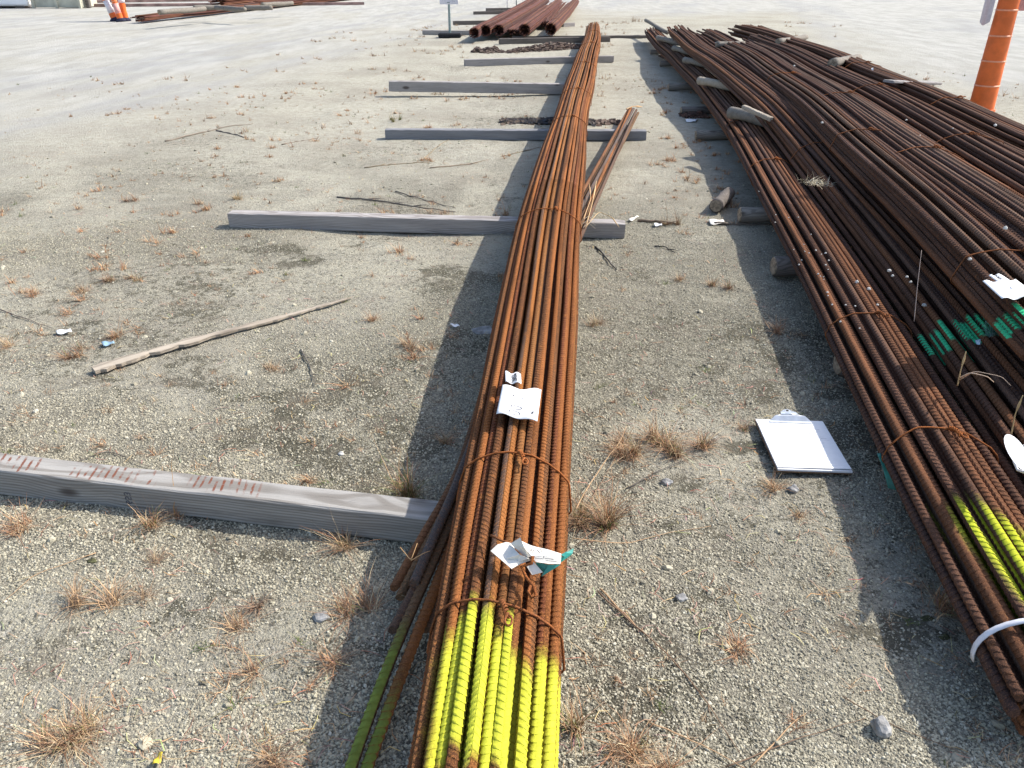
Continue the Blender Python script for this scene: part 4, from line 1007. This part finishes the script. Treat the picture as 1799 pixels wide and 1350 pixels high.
for q in range(3):
    stalk([(1022+q,388+q*6,.14),(1034,380+q*6,.16),(1046,390+q*6,.13)], ['upper','middle','lower'][q]+' pale straw curl round the loose bars', .0018, (.62,.52,.40), False)
stalk([(703,962,.10),(722,985,.15),(733,955,.16)], 'forked straw blade poking up by the loose bar ends', .0016, (.56,.34,.16), False)
stalk([(722,985,.15),(745,972,.15),(756,968,.14)], 'second prong of straw by the loose bar ends', .0014, (.56,.34,.16), False)
# straw nest between the bundles
m_ = MB(); c = spot(1425, 322, .31)
blades(m_, (0,0,0), 90, .07, .10, [(.55,.48,.33), (.62,.56,.42), (.35,.30,.22)], wdt=.002, lean=1.1); blades(m_, (.05,-.02,0), 70, .06, .08, [(.55,.48,.33), (.62,.56,.42)], wdt=.002, lean=1.1)
o = m_.build('straw_wad', M['grass']); o.location = c; tag(o, 'pale straw wad lodged between the two left bundles of the pile', 'straw')

# ------------------------------------------------------------------ paper and tags
def sheet(name, C4, mat, label, cat, nx=10, ny=8, wave=None, th=.0008, root=None, group=None):
    """C4: corners TL, TR, BR, BL in the world; returns object and map(s,t,lift)"""
    C4 = [Vector(c) for c in C4]; c0 = sum(C4, Vector())/4
    wave = wave or (lambda s, t: 0.0)
    def mp(s, t, lift=0.0):
        p = C4[0].lerp(C4[1], s).lerp(C4[3].lerp(C4[2], s), t)-c0; p.z += wave(s, t)+lift; return p
    m_ = MB(); P = []
    for k in (0, 1):
        for j in range(ny+1):
            for i in range(nx+1): P.append(mp(i/nx, j/ny, -th*k))
    n1 = (nx+1)*(ny+1); F = []
    for j in range(ny):
        for i in range(nx):
            a = j*(nx+1)+i; F.append((a, a+nx+1, a+nx+2, a+1)); F.append((n1+a, n1+a+1, n1+a+nx+2, n1+a+nx+1))
    rim = [i for i in range(nx+1)]+[j*(nx+1)+nx for j in range(1, ny+1)]+[ny*(nx+1)+i for i in range(nx-1, -1, -1)]+[j*(nx+1) for j in range(ny-1, 0, -1)]
    for a, b in zip(rim, rim[1:]+rim[:1]): F.append((a, b, n1+b, n1+a))
    m_.add(P, F); o = m_.build(name, mat, root, True)
    if root is None: o.location = c0; tag(o, label, cat, group)
    return o, mp
def decal(parent, mp, V2, F, mat, name, lift=.0008):
    m_ = MB(); m_.add([mp(float(a), float(b), lift) for a, b in V2], F); return m_.build(name, mat, parent)
def put_text(parent, mp, s, size, c, ang, asp, mat, shear=0.0, name='lettering', bold=0.0, lift=.0008):
    """c: centre in (s,t); asp: (1/width, 1/height) of the sheet"""
    V, F = text_mesh(s, size, shear, bold); ca, sa = math.cos(ang), math.sin(ang)
    V2 = [(c[0]+(v[0]*ca-v[1]*sa)*asp[0], c[1]-(v[0]*sa+v[1]*ca)*asp[1]) for v in V]
    return decal(parent, mp, V2, F, mat, name, lift)
def stroke(parent, mp, polys, wdt, asp, mat, name='handwriting', lift=.0008):
    m_ = MB()
    for P in polys:
        P = [Vector((p[0], p[1], 0)) for p in P]
        for a, b in zip(P, P[1:]):
            d = (b-a)
            if d.length < 1e-6: continue
            d.normalize(); nn = Vector((-d.y, d.x, 0))*wdt/2; a2 = a-d*wdt*.3; b2 = b+d*wdt*.3
            m_.add([mp(q.x*asp[0]+.5, .5-q.y*asp[1], lift) for q in (a2-nn, b2-nn, b2+nn, a2+nn)], [(0,1,2,3)])
    return m_.build(name, mat, parent)
def ell(cx, cy, rx, ry, n=14, a0=0, a1=6.283): return [(cx+rx*math.cos(a0+(a1-a0)*k/n), cy+ry*math.sin(a0+(a1-a0)*k/n)) for k in range(n+1)]
# main white tag
zt = .325
tc = [spot(883,678,zt), spot(951,686,zt), spot(944,739,zt), spot(872,729,zt)]
tw = (tc[1]-tc[0]).length; thh = (tc[3]-tc[0]).length
wv = lambda s, t: .005*math.sin(s*8.5+.6)+.004*t*math.sin(s*5)
tagA, mpA = sheet('paper_tag', tc, M['paper'], 'large white paper tag handwritten 0017 on the central bundle', 'tag', 18, 8, wv)
asp = (1/tw, 1/thh)
# handwriting reads upward along the bars: 0 0 1 7
hs = .5
def rotp(P, cx, cy): return [(cx-b*hs, cy+a*hs) for a, b in P]
g0 = ell(0, 0, .017, .026); H_ = []
H_ += [rotp(ell(0,0,.020,.030), -.008, -.058), rotp(ell(0,0,.018,.030), -.006, -.028), rotp([(0,.030),(0,-.028)], -.006, .002), rotp([(-.016,.028),(.016,.030),(.002,-.030)], -.006, .028)]
stroke(tagA, mpA, H_, .0026, asp, M['pen'])
put_text(tagA, mpA, 'No.', .011, (.86, .80), math.pi/2, asp, M['ink'], bold=.0003)
put_text(tagA, mpA, 'LOT', .005, (.86, .62), math.pi/2, asp, M['faint'])
tc = [spot(887.5,653.5,zt), spot(915,656.5,zt), spot(916,674,zt), spot(888,672,zt)]
tw = (tc[1]-tc[0]).length; thh = (tc[3]-tc[0]).length; asp = (1/tw, 1/thh)
tagB, mpB = sheet('barcode_label', tc, M['paper'], 'small white number label just above the large tag on the central bundle', 'label', 12, 6, lambda s, t: .004*math.sin(s*9+1))
put_text(tagB, mpB, '28056', .0205, (.60, .50), math.pi/2, asp, M['ink'], bold=.0005)
m2 = [(.40, .12+.15*q) for q in range(6)]+[(.84,.12+.15*q) for q in range(6)]
V2 = []; F2 = []
for q, (a, b) in enumerate(m2):
    k = len(V2); sx_, sy_ = .022, .045
    V2 += [(a-sx_, b-sy_), (a+sx_, b-sy_), (a+sx_, b+sy_), (a-sx_, b+sy_)]; F2.append((k, k+1, k+2, k+3))
decal(tagB, mpB, V2, F2, M['ink'], 'printed_marks')
put_text(tagB, mpB, 'No.', .010, (.16, .70), math.pi/2, asp, M['ink'])
# tag on the upper bundle of the pile
zt = .475
tc = [spot(1726,495,zt), spot(1784,490,zt-.005), spot(1826,521,zt), spot(1760,526,zt)]
tw = (tc[1]-tc[0]).length; thh = (tc[3]-tc[0]).length; asp = (1/tw, 1/thh)
tagC, mpC = sheet('paper_tag', tc, M['paper'], 'white handwritten tag on the green painted bundle end at the right edge', 'tag', 18, 8, lambda s, t: .005*math.sin(s*12+.4))
H_ = [rotp(ell(0,0,.020,.028), -.002, -.048), rotp(ell(0,0,.020,.028), -.002, -.014), rotp([(0,.026),(0,-.026)], -.002, .014), rotp([(-.014,.024),(.014,.026),(.0,-.026)], -.002, .038)]
H_ = [[(-y_, x_) for x_, y_ in P] for P in H_]
stroke(tagC, mpC, H_, .0022, asp, M['faint'])
put_text(tagC, mpC, 'No.', .009, (.10, .12), 0, asp, M['ink'])
tc = [spot(1737,484,zt), spot(1760,481.5,zt), spot(1779,494,zt-.006), spot(1752,495,zt-.006)]
tw = (tc[1]-tc[0]).length; thh = (tc[3]-tc[0]).length; asp = (1/tw, 1/thh)
tagD, mpD = sheet('barcode_label', tc, M['paper'], 'small numbered label tucked behind the tag at the right edge', 'label', 12, 6, lambda s, t: .003*math.sin(s*11))
put_text(tagD, mpD, '28055', .019, (.40, .55), -math.pi/2, asp, M['ink'], bold=.0004)
# oval white tag at the right edge with its curled strip
m_ = MB(); n = 20; cx, cy = 1788, 796; P = []
c0 = spot(1790, 800, .33)
for k in range(n):
    a = 6.283*k/n; u = cx+ (16*math.cos(a))*1.0+ (33*math.sin(a))*.55; v = cy+33*math.sin(a)-8*math.cos(a)*0.2
    P.append(spot(u, v, .335+.02*math.sin(a))-c0)
P2 = [p-Vector((0,0,.001)) for p in P]
m_.add(P+P2, [tuple(range(n)), tuple(range(2*n-1, n-1, -1))]+[(k, (k+1) % n, n+(k+1) % n, n+k) for k in range(n)])
ov = m_.build('oval_tag', M['paper']); ov.location = c0; tag(ov, 'oval white tag hanging between bundles at the right edge', 'tag')
m_ = MB(); tube(m_, [spot(u,v,z)-c0 for u,v,z in [(1777,790,.33),(1782,812,.30),(1788,826,.29),(1799,830,.31),(1806,822,.33)]], .0035, 6); m_.build('curled_strip', M['strap'], ov, True)
m_ = MB(); tube(m_, [spot(u,v,z)-c0 for u,v,z in [(1790,790,.3385),(1795,784,.3385),(1802,780,.3385)]], .0008, 4); m_.build('printed_line', M['faint'], ov)
# crumpled shipping tag with teal plastic
def scrap(parent, polys, base, scale, zf, c0, mat, name, th=.0012):
    m_ = MB()
    for P in polys:
        Q = [spot(base[0]+p[0]/scale, base[1]+p[1]/scale, p[2])-c0 for p in P]; n = len(Q)
        Q2 = [q-Vector((0,0,th)) for q in Q]
        m_.add(Q+Q2, [tuple(range(n)), tuple(range(2*n-1, n-1, -1))]+[(k, (k+1) % n, n+(k+1) % n, n+k) for k in range(n)])
    return m_.build(name, mat, parent)
c0 = spot(930, 975, .33); ct = empty('crumpled_tag', c0); tag(ct, 'crumpled cream shipping tag with teal backing wired on the central bundle', 'tag')
bs = (820, 900); sc_ = 7.5
scrap(ct, [[(315,510,.345),(400,430,.352),(500,620,.342)], [(400,430,.352),(520,395,.352),(600,412,.345),(640,500,.35),(500,620,.342)], [(640,500,.35),(700,560,.356),(805,612,.352),(860,625,.342),(680,650,.342),(500,620,.342)],
           [(315,510,.345),(500,620,.342),(590,745,.338)], [(500,620,.342),(680,650,.342),(860,625,.342),(700,682,.338),(590,745,.338)],
           [(580,412,.353),(705,335,.380),(760,470,.372),(815,605,.350)], [(580,412,.353),(815,605,.350),(770,600,.345)]], bs, sc_, None, c0, M['paper_warm'], 'paper_flap')
rp = scrap(ct, [[(720,380,.372),(820,430,.362),(905,455,.358),(860,585,.350),(800,590,.350),(760,470,.372)], [(905,455,.358),(1060,490,.356),(1245,548,.350),(1050,570,.354),(860,585,.350)],
           [(860,585,.350),(1050,570,.354),(1245,548,.350),(1235,680,.342),(1080,678,.346),(910,655,.344),(870,610,.347)], [(780,700,.335),(880,655,.34),(940,720,.333),(1000,790,.325),(860,825,.322)]], bs, sc_, None, c0, M['paper_warm'], 'printed_flap')
scrap(ct, [[(900,660,.335),(1080,690,.338),(1235,690,.335),(985,845,.318),(1000,790,.32),(940,720,.326)], [(1240,600,.34),(1300,540,.342),(1410,475,.335),(1395,545,.332),(1240,660,.33)], [(1240,560,.345),(1320,515,.347),(1300,600,.338)]], bs, sc_, None, c0, M['teal'], 'plastic_backing')
m_ = MB()
for (a, b, c_, d_) in [(830,480,850,540),(845,478,868,536),(870,485,890,530),(925,495,960,540),(965,490,1000,530),(1015,575,1015,610),(1125,580,1125,630),(1195,570,1195,580),(900,615,1000,612),(1030,612,1200,625),(1040,640,1210,655),(780,450,800,500)]:
    A = spot(bs[0]+a/sc_, bs[1]+b/sc_, .363)-c0; B = spot(bs[0]+c_/sc_, bs[1]+d_/sc_, .363)-c0; tube(m_, [A, (A+B)/2, B], .0007, 4)
m_.build('printed_marks', M['pen'], ct)
m_ = MB(); tube(m_, [spot(u,v,z)-c0 for u,v,z in [(862,941,.325),(880,950,.335),(900,955,.335)]], .0026, 5); m_.build('wire_tip', M['wire'], ct, True); m_ = MB(); tube(m_, [spot(u,v,z)-c0 for u,v,z in [(936,978,.352),(934,990,.345),(916,996,.332),(924,1014,.328),(940,1034,.328),(932,1044,.325)]], .0036, 6)
tube(m_, [spot(u,v,z)-c0 for u,v,z in [(932,1030,.33),(928,1040,.338),(934,1052,.335),(942,1046,.332),(938,1034,.33)]], .0032, 6)
m_.build('tie_wire', M['wire'], ct, True)
# white strap on the near left bundle end
yv = B1Y[0]+.11; zs_ = []
m_ = MB(); pts = []
for k in range(24):
    a = -.35+ (math.pi+.5)*k/23; pts.append(Vector((.172*math.cos(a), .02*math.sin(a), Z1(yv)+.112*math.sin(a))))
P = []
for p in pts:
    nrm = Vector((p.x, 0, p.z-Z1(yv))).normalized()
    for s, t in ((-1,0),(1,0),(1,1),(-1,1)): P.append(p+Vector((0, .0065*s-.25*(p.x), 0))+nrm*(.002*t))
m_.add(P, quads(24, 4, True)); o = m_.build('plastic_strap', M['strap'], b1, True); o.location = (float(np.interp(yv, B1Y, B1X))+.165-b1x, yv, 0)
# teal tag under that bundle
c0 = spot(1558,830,.08); 
o, _ = sheet('plastic_tag', [spot(1541,797,.12), spot(1548,796,.12), spot(1576,862,.03), spot(1560,858,.03)], M['teal'], 'teal plastic tag sticking out at the left side of the near left bundle', 'tag', 4, 8, lambda s, t: .006*math.sin(t*3))
# green fibres and blue scrap on the pile
m_ = MB(); c0 = spot(1738, 590, .31)
for q in range(60):
    a = random.uniform(-.6, 1.1); L = random.uniform(.02,.07); p = Vector((random.gauss(0,.006), random.gauss(0,.006), 0)); b = Vector((math.sin(a)*.5+.25, -.1+math.cos(a)*.6, random.uniform(0,.5))).normalized()
    tube(m_, [p, p+b*L*.6, p+b*L+Vector((random.gauss(0,.01),0,-.004))], .0007, 3, random.choice([(.05,.16,.13), (.10,.28,.22), (.2,.3,.27)]))
o = m_.build('frayed_twine', M['grass']); o.location = c0; tag(o, 'frayed green twine tuft beside the green paint on the pile', 'twine')
def scrapsheet(quad, mat, label, name='paper_scrap', cat='paper scrap', z=.012, wv=None):
    C4 = []
    for u, v in quad: C4.append(G(u, v, z))
    return sheet(name, C4, mat, label, cat, 5, 4, wv or (lambda s, t: .004*math.sin(s*6+t*3)))[0]
s_ = sheet('plastic_scrap', [spot(1713,598,.34), spot(1723,596,.34), spot(1722,606,.33), spot(1716,605,.33)], M['blue'], 'tiny blue plastic scrap between the green painted bars', 'plastic scrap', 3, 3)
scrapsheet([(98,583),(124,579),(127,585),(101,588)], M['paper'], 'white paper scrap on the gravel at far left')
scrapsheet([(178,604),(200,600),(202,606),(182,610)], M['blue'], 'faded blue plastic scrap near the white one at left', 'plastic_scrap', 'plastic scrap')
scrapsheet([(1244,388),(1270,386),(1273,394),(1248,396)], M['paper_warm'], 'yellowish folded paper lying at the shadow edge of the pile')
scrapsheet([(1204,210),(1226,209),(1222,214),(1206,214)], M['paper'], 'small white scrap by the dark log under the pile')
scrapsheet([(790,571),(802,570),(808,576),(796,575)], M['paper'], 'little white chip at the shadow edge left of the central bundle', 'paper_scrap')
scrapsheet([(1148,395),(1162,394),(1163,399),(1150,399)], M['paper'], 'tiny white scrap right of the second timber')
scrapsheet([(1103,388),(1118,381),(1122,383),(1108,390)], M['paper_warm'], 'pale chip touching the end of the second timber')
scrapsheet([(268,1345),(278,1325),(287,1324),(281,1345)], M['leafy'], 'yellow leaf at the bottom edge', 'leaf', 'leaf')
scrapsheet([(1345,118),(1352,117),(1352,120),(1346,120)], M['paper'], 'white speck of paper far on the pile', z=.5) if False else None
sheet('paper_scrap', [spot(1531,120,.56), spot(1535,119,.58), spot(1534,128,.54), spot(1530,128,.54)], M['paper'], 'small white paper standing on the right part of the pile', 'paper scrap', 2, 3)
sheet('plastic_scrap', [spot(1257,72,.47), spot(1263,71,.47), spot(1262,78,.45), spot(1256,78,.45)], M['paper'], 'white and teal scrap by the pole at the far end of the pile', 'plastic scrap', 2, 3)

# ------------------------------------------------------------------ clipboard
A = [G(1327,743), G(1450,745), G(1490,841), G(1358,836)]
for p in A: p.z = .012
ctr = sum(A, Vector())/4; xa = ((A[1]-A[0])+(A[2]-A[3])).normalized(); yb = Vector((-xa.y, xa.x, 0))
cb = empty('clipboard', ctr); cb.rotation_euler = (R(-.6), R(.5), math.atan2(xa.y, xa.x)); tag(cb, 'brown clipboard with white printed forms lying on gravel before the big pile', 'clipboard')
Wc, Hc = .229, .318
m_ = MB(); box(m_, (0,0,0), Wc/2, Hc/2, .0018, None, .0); o = m_.build('board', M['board'], cb)
m_ = MB()
for q in range(5): box(m_, (random.uniform(-.0015,.0015)+.001, random.uniform(-.0015,.0015)-.004, .0028+q*.0014), .1125, .1545, .00062)
m_.build('paper_stack', M['paper'], cb)
m_ = MB()   # curled top sheet
P = []; 
for j in range(9):
    for i in range(7):
        x_ = -.112+.224*i/6; y_ = .146-.279*j/8-.019; z_ = .0105+.0035*max(0, (j-6)/2)**2*(.4+.6*i/6); P.append((x_, y_, z_))
F = [(j*7+i, (j+1)*7+i, (j+1)*7+i+1, j*7+i+1) for j in range(8) for i in range(6)]
n1 = len(P); P += [(a, b, c-.0005) for a, b, c in P]; F += [(n1+a, n1+d_, n1+c_, n1+b) for a, b, c_, d_ in F]
m_.add(P, F); m_.build('top_sheet', M['paper'], cb, True)
m_ = MB()
def lineseg(x0, y0, x1, y1, w_=.0006, z=.01075): m_.add([(x0,y0-w_,z),(x1,y0-w_,z),(x1,y0+w_,z),(x0,y0+w_,z)], [(0,1,2,3)])
for row in range(13):
    y_ = .098-row*.0095; x_ = -.085
    while x_ < .075:
        L = random.uniform(.006,.026)
        if random.random() < .68: lineseg(x_, y_, x_+L, y_, random.uniform(.0004,.0009))
        x_ += L+.005
m_.build('printed_lines', flat('pale_print', (.38,.38,.42), .6), cb)
m_ = MB(); lineseg(-.060,.052,-.045,.052,.0016); lineseg(.030,.058,.052,.058,.0016); m_.build('pen_marks', M['pen'], cb)
# metal clip: wide jaw, waisted plate and eyelet
m_ = MB(); prof = [(-.068,.128),(.068,.128),(.070,.133),(.050,.146),(.030,.150),(.026,.170),(.016,.186),(.009,.196),(-.009,.196),(-.016,.186),(-.026,.170),(-.030,.150),(-.050,.146),(-.070,.133)]
def pz(y_): return .0125+.018*sm(.128,.150,y_)-.006*sm(.16,.196,y_)
top = [(x_, y_, float(pz(y_))) for x_, y_ in prof]; n = len(top); bot = [(a, b, c-.0014) for a, b, c in top]
rowsF = [(0,1,2,13),(13,2,3,12),(12,3,4,11),(11,4,5,10),(10,5,6,9),(9,6,7,8)]
F = rowsF+[tuple(n+q for q in f[::-1]) for f in rowsF]+[(k,(k+1)%n,n+(k+1)%n,n+k) for k in range(n)]
m_.add(top+bot, F); m_.build('clip', M['steel'], cb)
m_ = MB(); box(m_, (0,.127,.0118), .069, .0016, .0022, None, .0008); m_.build('clip_jaw', M['steel'], cb)
m_ = MB(); lathe(m_, [(.0085,0),(.0085,.0018),(.0052,.0018)], (0,.184,.0258), Vector((0,-.15,1)), 14); m_.build('eyelet', M['steel'], cb)
m_ = MB(); lathe(m_, [(.0050,0),(.0050,.0006)], (0,.184,.0277), Vector((0,-.15,1)), 12); m_.build('eyelet_shade_disc', M['hole_shade'], cb)  # solid dark disc, shade of the open eyelet put into its colour
m_ = MB(); tube(m_, [(-.030,.150,.030),(0,.151,.0325),(.030,.150,.030)], .0022, 6); m_.build('hinge_pin', M['steel'], cb, True)
V, F = text_mesh('OFFICE', .008, 0, .0002)
m_ = MB(); m_.add(np.stack([V[:,0], V[:,1]+.160, np.array([float(pz(q+.160)) for q in V[:,1]])+.0009], -1), F); m_.build('embossed_lettering', flat('emboss', (.40,.43,.46), .4, .5, .6), cb)

# ------------------------------------------------------------------ channelizers, sign, far things
def channelizer(base, r, hgt, n, label, bands=False, tilt=(0,0), sheet_=False, group=None, basemat='black'):
    root = empty('channelizer', base); root.rotation_euler = (tilt[0], tilt[1], 0); tag(root, label, 'traffic channelizer', group)
    m_ = MB(); lathe(m_, [(r*1.9,0),(r*1.9,.03),(r*1.5,.06),(r*1.1,.085)], (0,0,0), n=8 if not bands else 12); m_.build('rubber_base', M[basemat], root)
    prof = [(r*1.14,.07),(r*1.12,.20)]; m_ = MB(); lathe(m_, prof+[(r*.9,.204)], (0,0,0), n=40); m_.build('collar', M['orange'], root, False)
    z = .20; stp = (hgt-.20)/n; rr = r
    for q in range(n):
        m_ = MB(); lathe(m_, [(rr, z), (rr*.95, z+stp-.002), (rr*.6, z+stp)], (0,0,0), n=40); m_.build('tube_section', M['orange'], root, True).data.set_sharp_from_angle(angle=R(40))
        m_ = MB(); lathe(m_, [(rr*.95, z+stp-.012), (rr*.955+.003, z+stp-.009), (rr*.955+.003, z+stp-.002), (rr*.93, z+stp+.003), (rr*.6, z+stp+.0035)], (0,0,0), n=40); m_.build('lip_ring', M['lip'], root, False)
        rr *= .945; z += stp
    if bands:
        for z0, z1, mt in bands:
            k = lambda z_: r*1.0*.945**int((max(0, z_-.2))/((hgt-.2)/n))+.004
            m_ = MB(); lathe(m_, [(k(z0),z0),(k(z1),z1)], (0,0,0), n=20); m_.build('reflective_band', M[mt], root, True)
    return root
p = spot(1713, 230)
oc = channelizer(p, .108, 1.45, 6, 'tall plain orange stepped channelizer behind the right side of the pile')
m_ = MB(); P = []
for j in range(9):
    for i in range(5): P.append((-.105-.10*i/4+.0, .03+.02*math.sin(i*1.3), .93+.55*j/8-.03*math.sin(i/4*3.1)*(j == 0)))
F = [(j*5+i, j*5+i+1, (j+1)*5+i+1, (j+1)*5+i) for j in range(8) for i in range(4)]
n1 = len(P); P += [(a, b+.003, c) for a, b, c in P]; F += [tuple(n1+q for q in f[::-1]) for f in F]
m_.add(P, F); o = m_.build('hanging_sheet', M['white_plastic'], oc, True); 
m_ = MB(); box(m_, (.20,.03,1.22), .09, .004, .20); sp2 = m_.build('sign_plate', M['pinkband'], oc)
V, F = text_mesh('24', .14, .2, .003); m_ = MB(); m_.add(np.stack([V[:,0]+.19, np.full(len(V), .024), V[:,1]+1.20], -1), F); m_.build('lettering', M['ink'], sp2)
m_ = MB(); tube(m_, [(.10,-.02,1.30),(.13,-.03,1.12),(.19,-.03,.95),(.24,-.03,.80)], .006, 6); m_.build('black_cord', M['black'], oc, True)
GC = 'striped channelizers beside the far left pile'
bandsA = [(.22,.40,'orange'),(.42,.56,'white_plastic'),(.60,.72,'pinkband'),(.74,.95,'white_plastic')]
channelizer(spot(203,37), .078, 1.1, 3, 'leftmost leaning striped channelizer, mostly white, by the far left pile', [(.16,.52,'white_plastic'),(.66,1.0,'white_plastic')], tilt=(0,-.28), group=GC, basemat='navy')
channelizer(spot(213,38), .070, 1.1, 3, 'middle leaning striped channelizer, faded purple and white, by the far left pile', [(.14,.44,'pinkband'),(.60,.74,'white_plastic'),(.76,1.0,'pinkband')], tilt=(.04,-.13), group=GC, basemat='navy')
channelizer(spot(220.5,37), .078, 1.1, 3, 'rightmost upright orange and white channelizer by the far left pile', [(.44,.56,'white_plastic'),(.74,.86,'white_plastic')], tilt=(0,0), group=GC, basemat='navy')
# small sign on a rubber base
p = spot(790, 67); sg = empty('yard_sign', p); tag(sg, 'small sign on a grey post with a black rubber base before the far middle pile', 'sign')
m_ = MB(); box(m_, (0,.16,.045), .24, .17, .045, None, .02); m_.build('rubber_base', M['black'], sg)
m_ = MB(); box(m_, (0,.12,.35), .024, .024, .27, (Vector((0,0,1)), Vector((1,0,0)), Vector((0,1,0))), .004); 
m_ = MB(); lathe(m_, [(.027,.08),(.025,.66)], (0,.12,0), n=8); m_.build('post', M['post'], sg)
m_ = MB(); box(m_, (0,.10,.83), .19, .006, .20); pn = m_.build('sign_panel', M['white_plastic'], sg)
m_ = MB(); box(m_, (0,.0925,.87), .178, .001, .14); m_.build('printed_header', M['maroon'], pn)
V, F = text_mesh('2001', .07, 0, .001); m_ = MB(); m_.add(np.stack([V[:,0], np.full(len(V), .0905), V[:,1]+.76], -1), F); m_.build('lettering', M['white_plastic'], pn)
V, F = text_mesh('0 9', .05, 0, .0); m_ = MB(); m_.add(np.stack([V[:,0]+.09, np.full(len(V), .0925), V[:,1]+.68], -1), F); m_.build('lettering', M['faint'], pn)
m_ = MB(); box(m_, (-.01,.092,.665), .03, .004, .006); m_.build('bracket', M['post'], sg)
for (u, v, h, mt, lb) in [(907,21,1.1,'post','thin blue-grey stake behind the far middle pile'), (891,16,1.0,'white_plastic','very thin pale stake left of the blue-grey one')]:
    p = spot(u, v); m_ = MB(); lathe(m_, [(.016,0),(.014,h)], (0,0,0), n=6); o = m_.build('marker_stake', M[mt], None, True); o.location = p; tag(o, lb, 'stake')
# upper left corner: white sheeted block, beige trough, rails
p = spot(-40, 15); q = spot(50, 15)
root = empty('white_block', (q.x-2.0, q.y, 0)); tag(root, 'bright white sheeted block cut by the upper left corner', 'white block')
m_ = MB(); box(m_, (0,.9,1.12), 2.0, .9, 1.05, None, .05); m_.build('body', M['whitewall'], root)
m_ = MB()
for k in range(5): box(m_, (-1.7+k*.85, .15, .045), .16, .12, .045, None, .02)
o = m_.build('foot_block', M['wood_dark'], root)
p = spot(52, 14)
m_ = MB(); box(m_, (.05,0,.62), .09, .1, .62, None, .02); o = m_.build('striped_post', M['navy'], None); o.location = (p.x, p.y, 0); tag(o, 'dark post between the white block and the beige trough', 'post')
m_ = MB(); box(m_, (.06,-.105,.20), .075, .003, .18); m_.build('pale_foot', M['white_plastic'], o)
p = spot(58, 15)
root = empty('beige_trough', (p.x, p.y, 0)); tag(root, 'beige steel trough with upright posts behind the striped channelizers', 'trough')
m_ = MB(); box(m_, (.80,.15,.42), .80, .04, .40, None, .01); m_.build('front_panel', M['beige'], root)
m_ = MB(); box(m_, (.80,1.2,.42), .80, .04, .40, None, .01); m_.build('rear_panel', M['beige'], root)
m_ = MB(); box(m_, (1.62,.68,.40), .04, .56, .38, None, .01); m_.build('end_panel', M['beige'], root)
for xx_ in (.0, .80, 1.60):
    m_ = MB(); box(m_, (xx_,.07,.42), .045, .05, .43, None, .01); m_.build('upright_post', M['beige'], root)
m_ = MB(); box(m_, (1.78,.3,.30), .07, .08, .30, None, .02); m_.build('upright_post', M['wood_dark'], root)
for (v0, v1, u0, u1, lb) in [(13,9,110,640,'nearer long reddish rail lying on the ground far left'), (6,0,105,560,'farther long reddish rail lying on the ground far left')]:
    a = spot(u0, v0); b = spot(u1, v1); beam(a, b, .15, .10, M['rail'], lb, name='ground_rail', cat='rail', group='long rails on the ground far left')
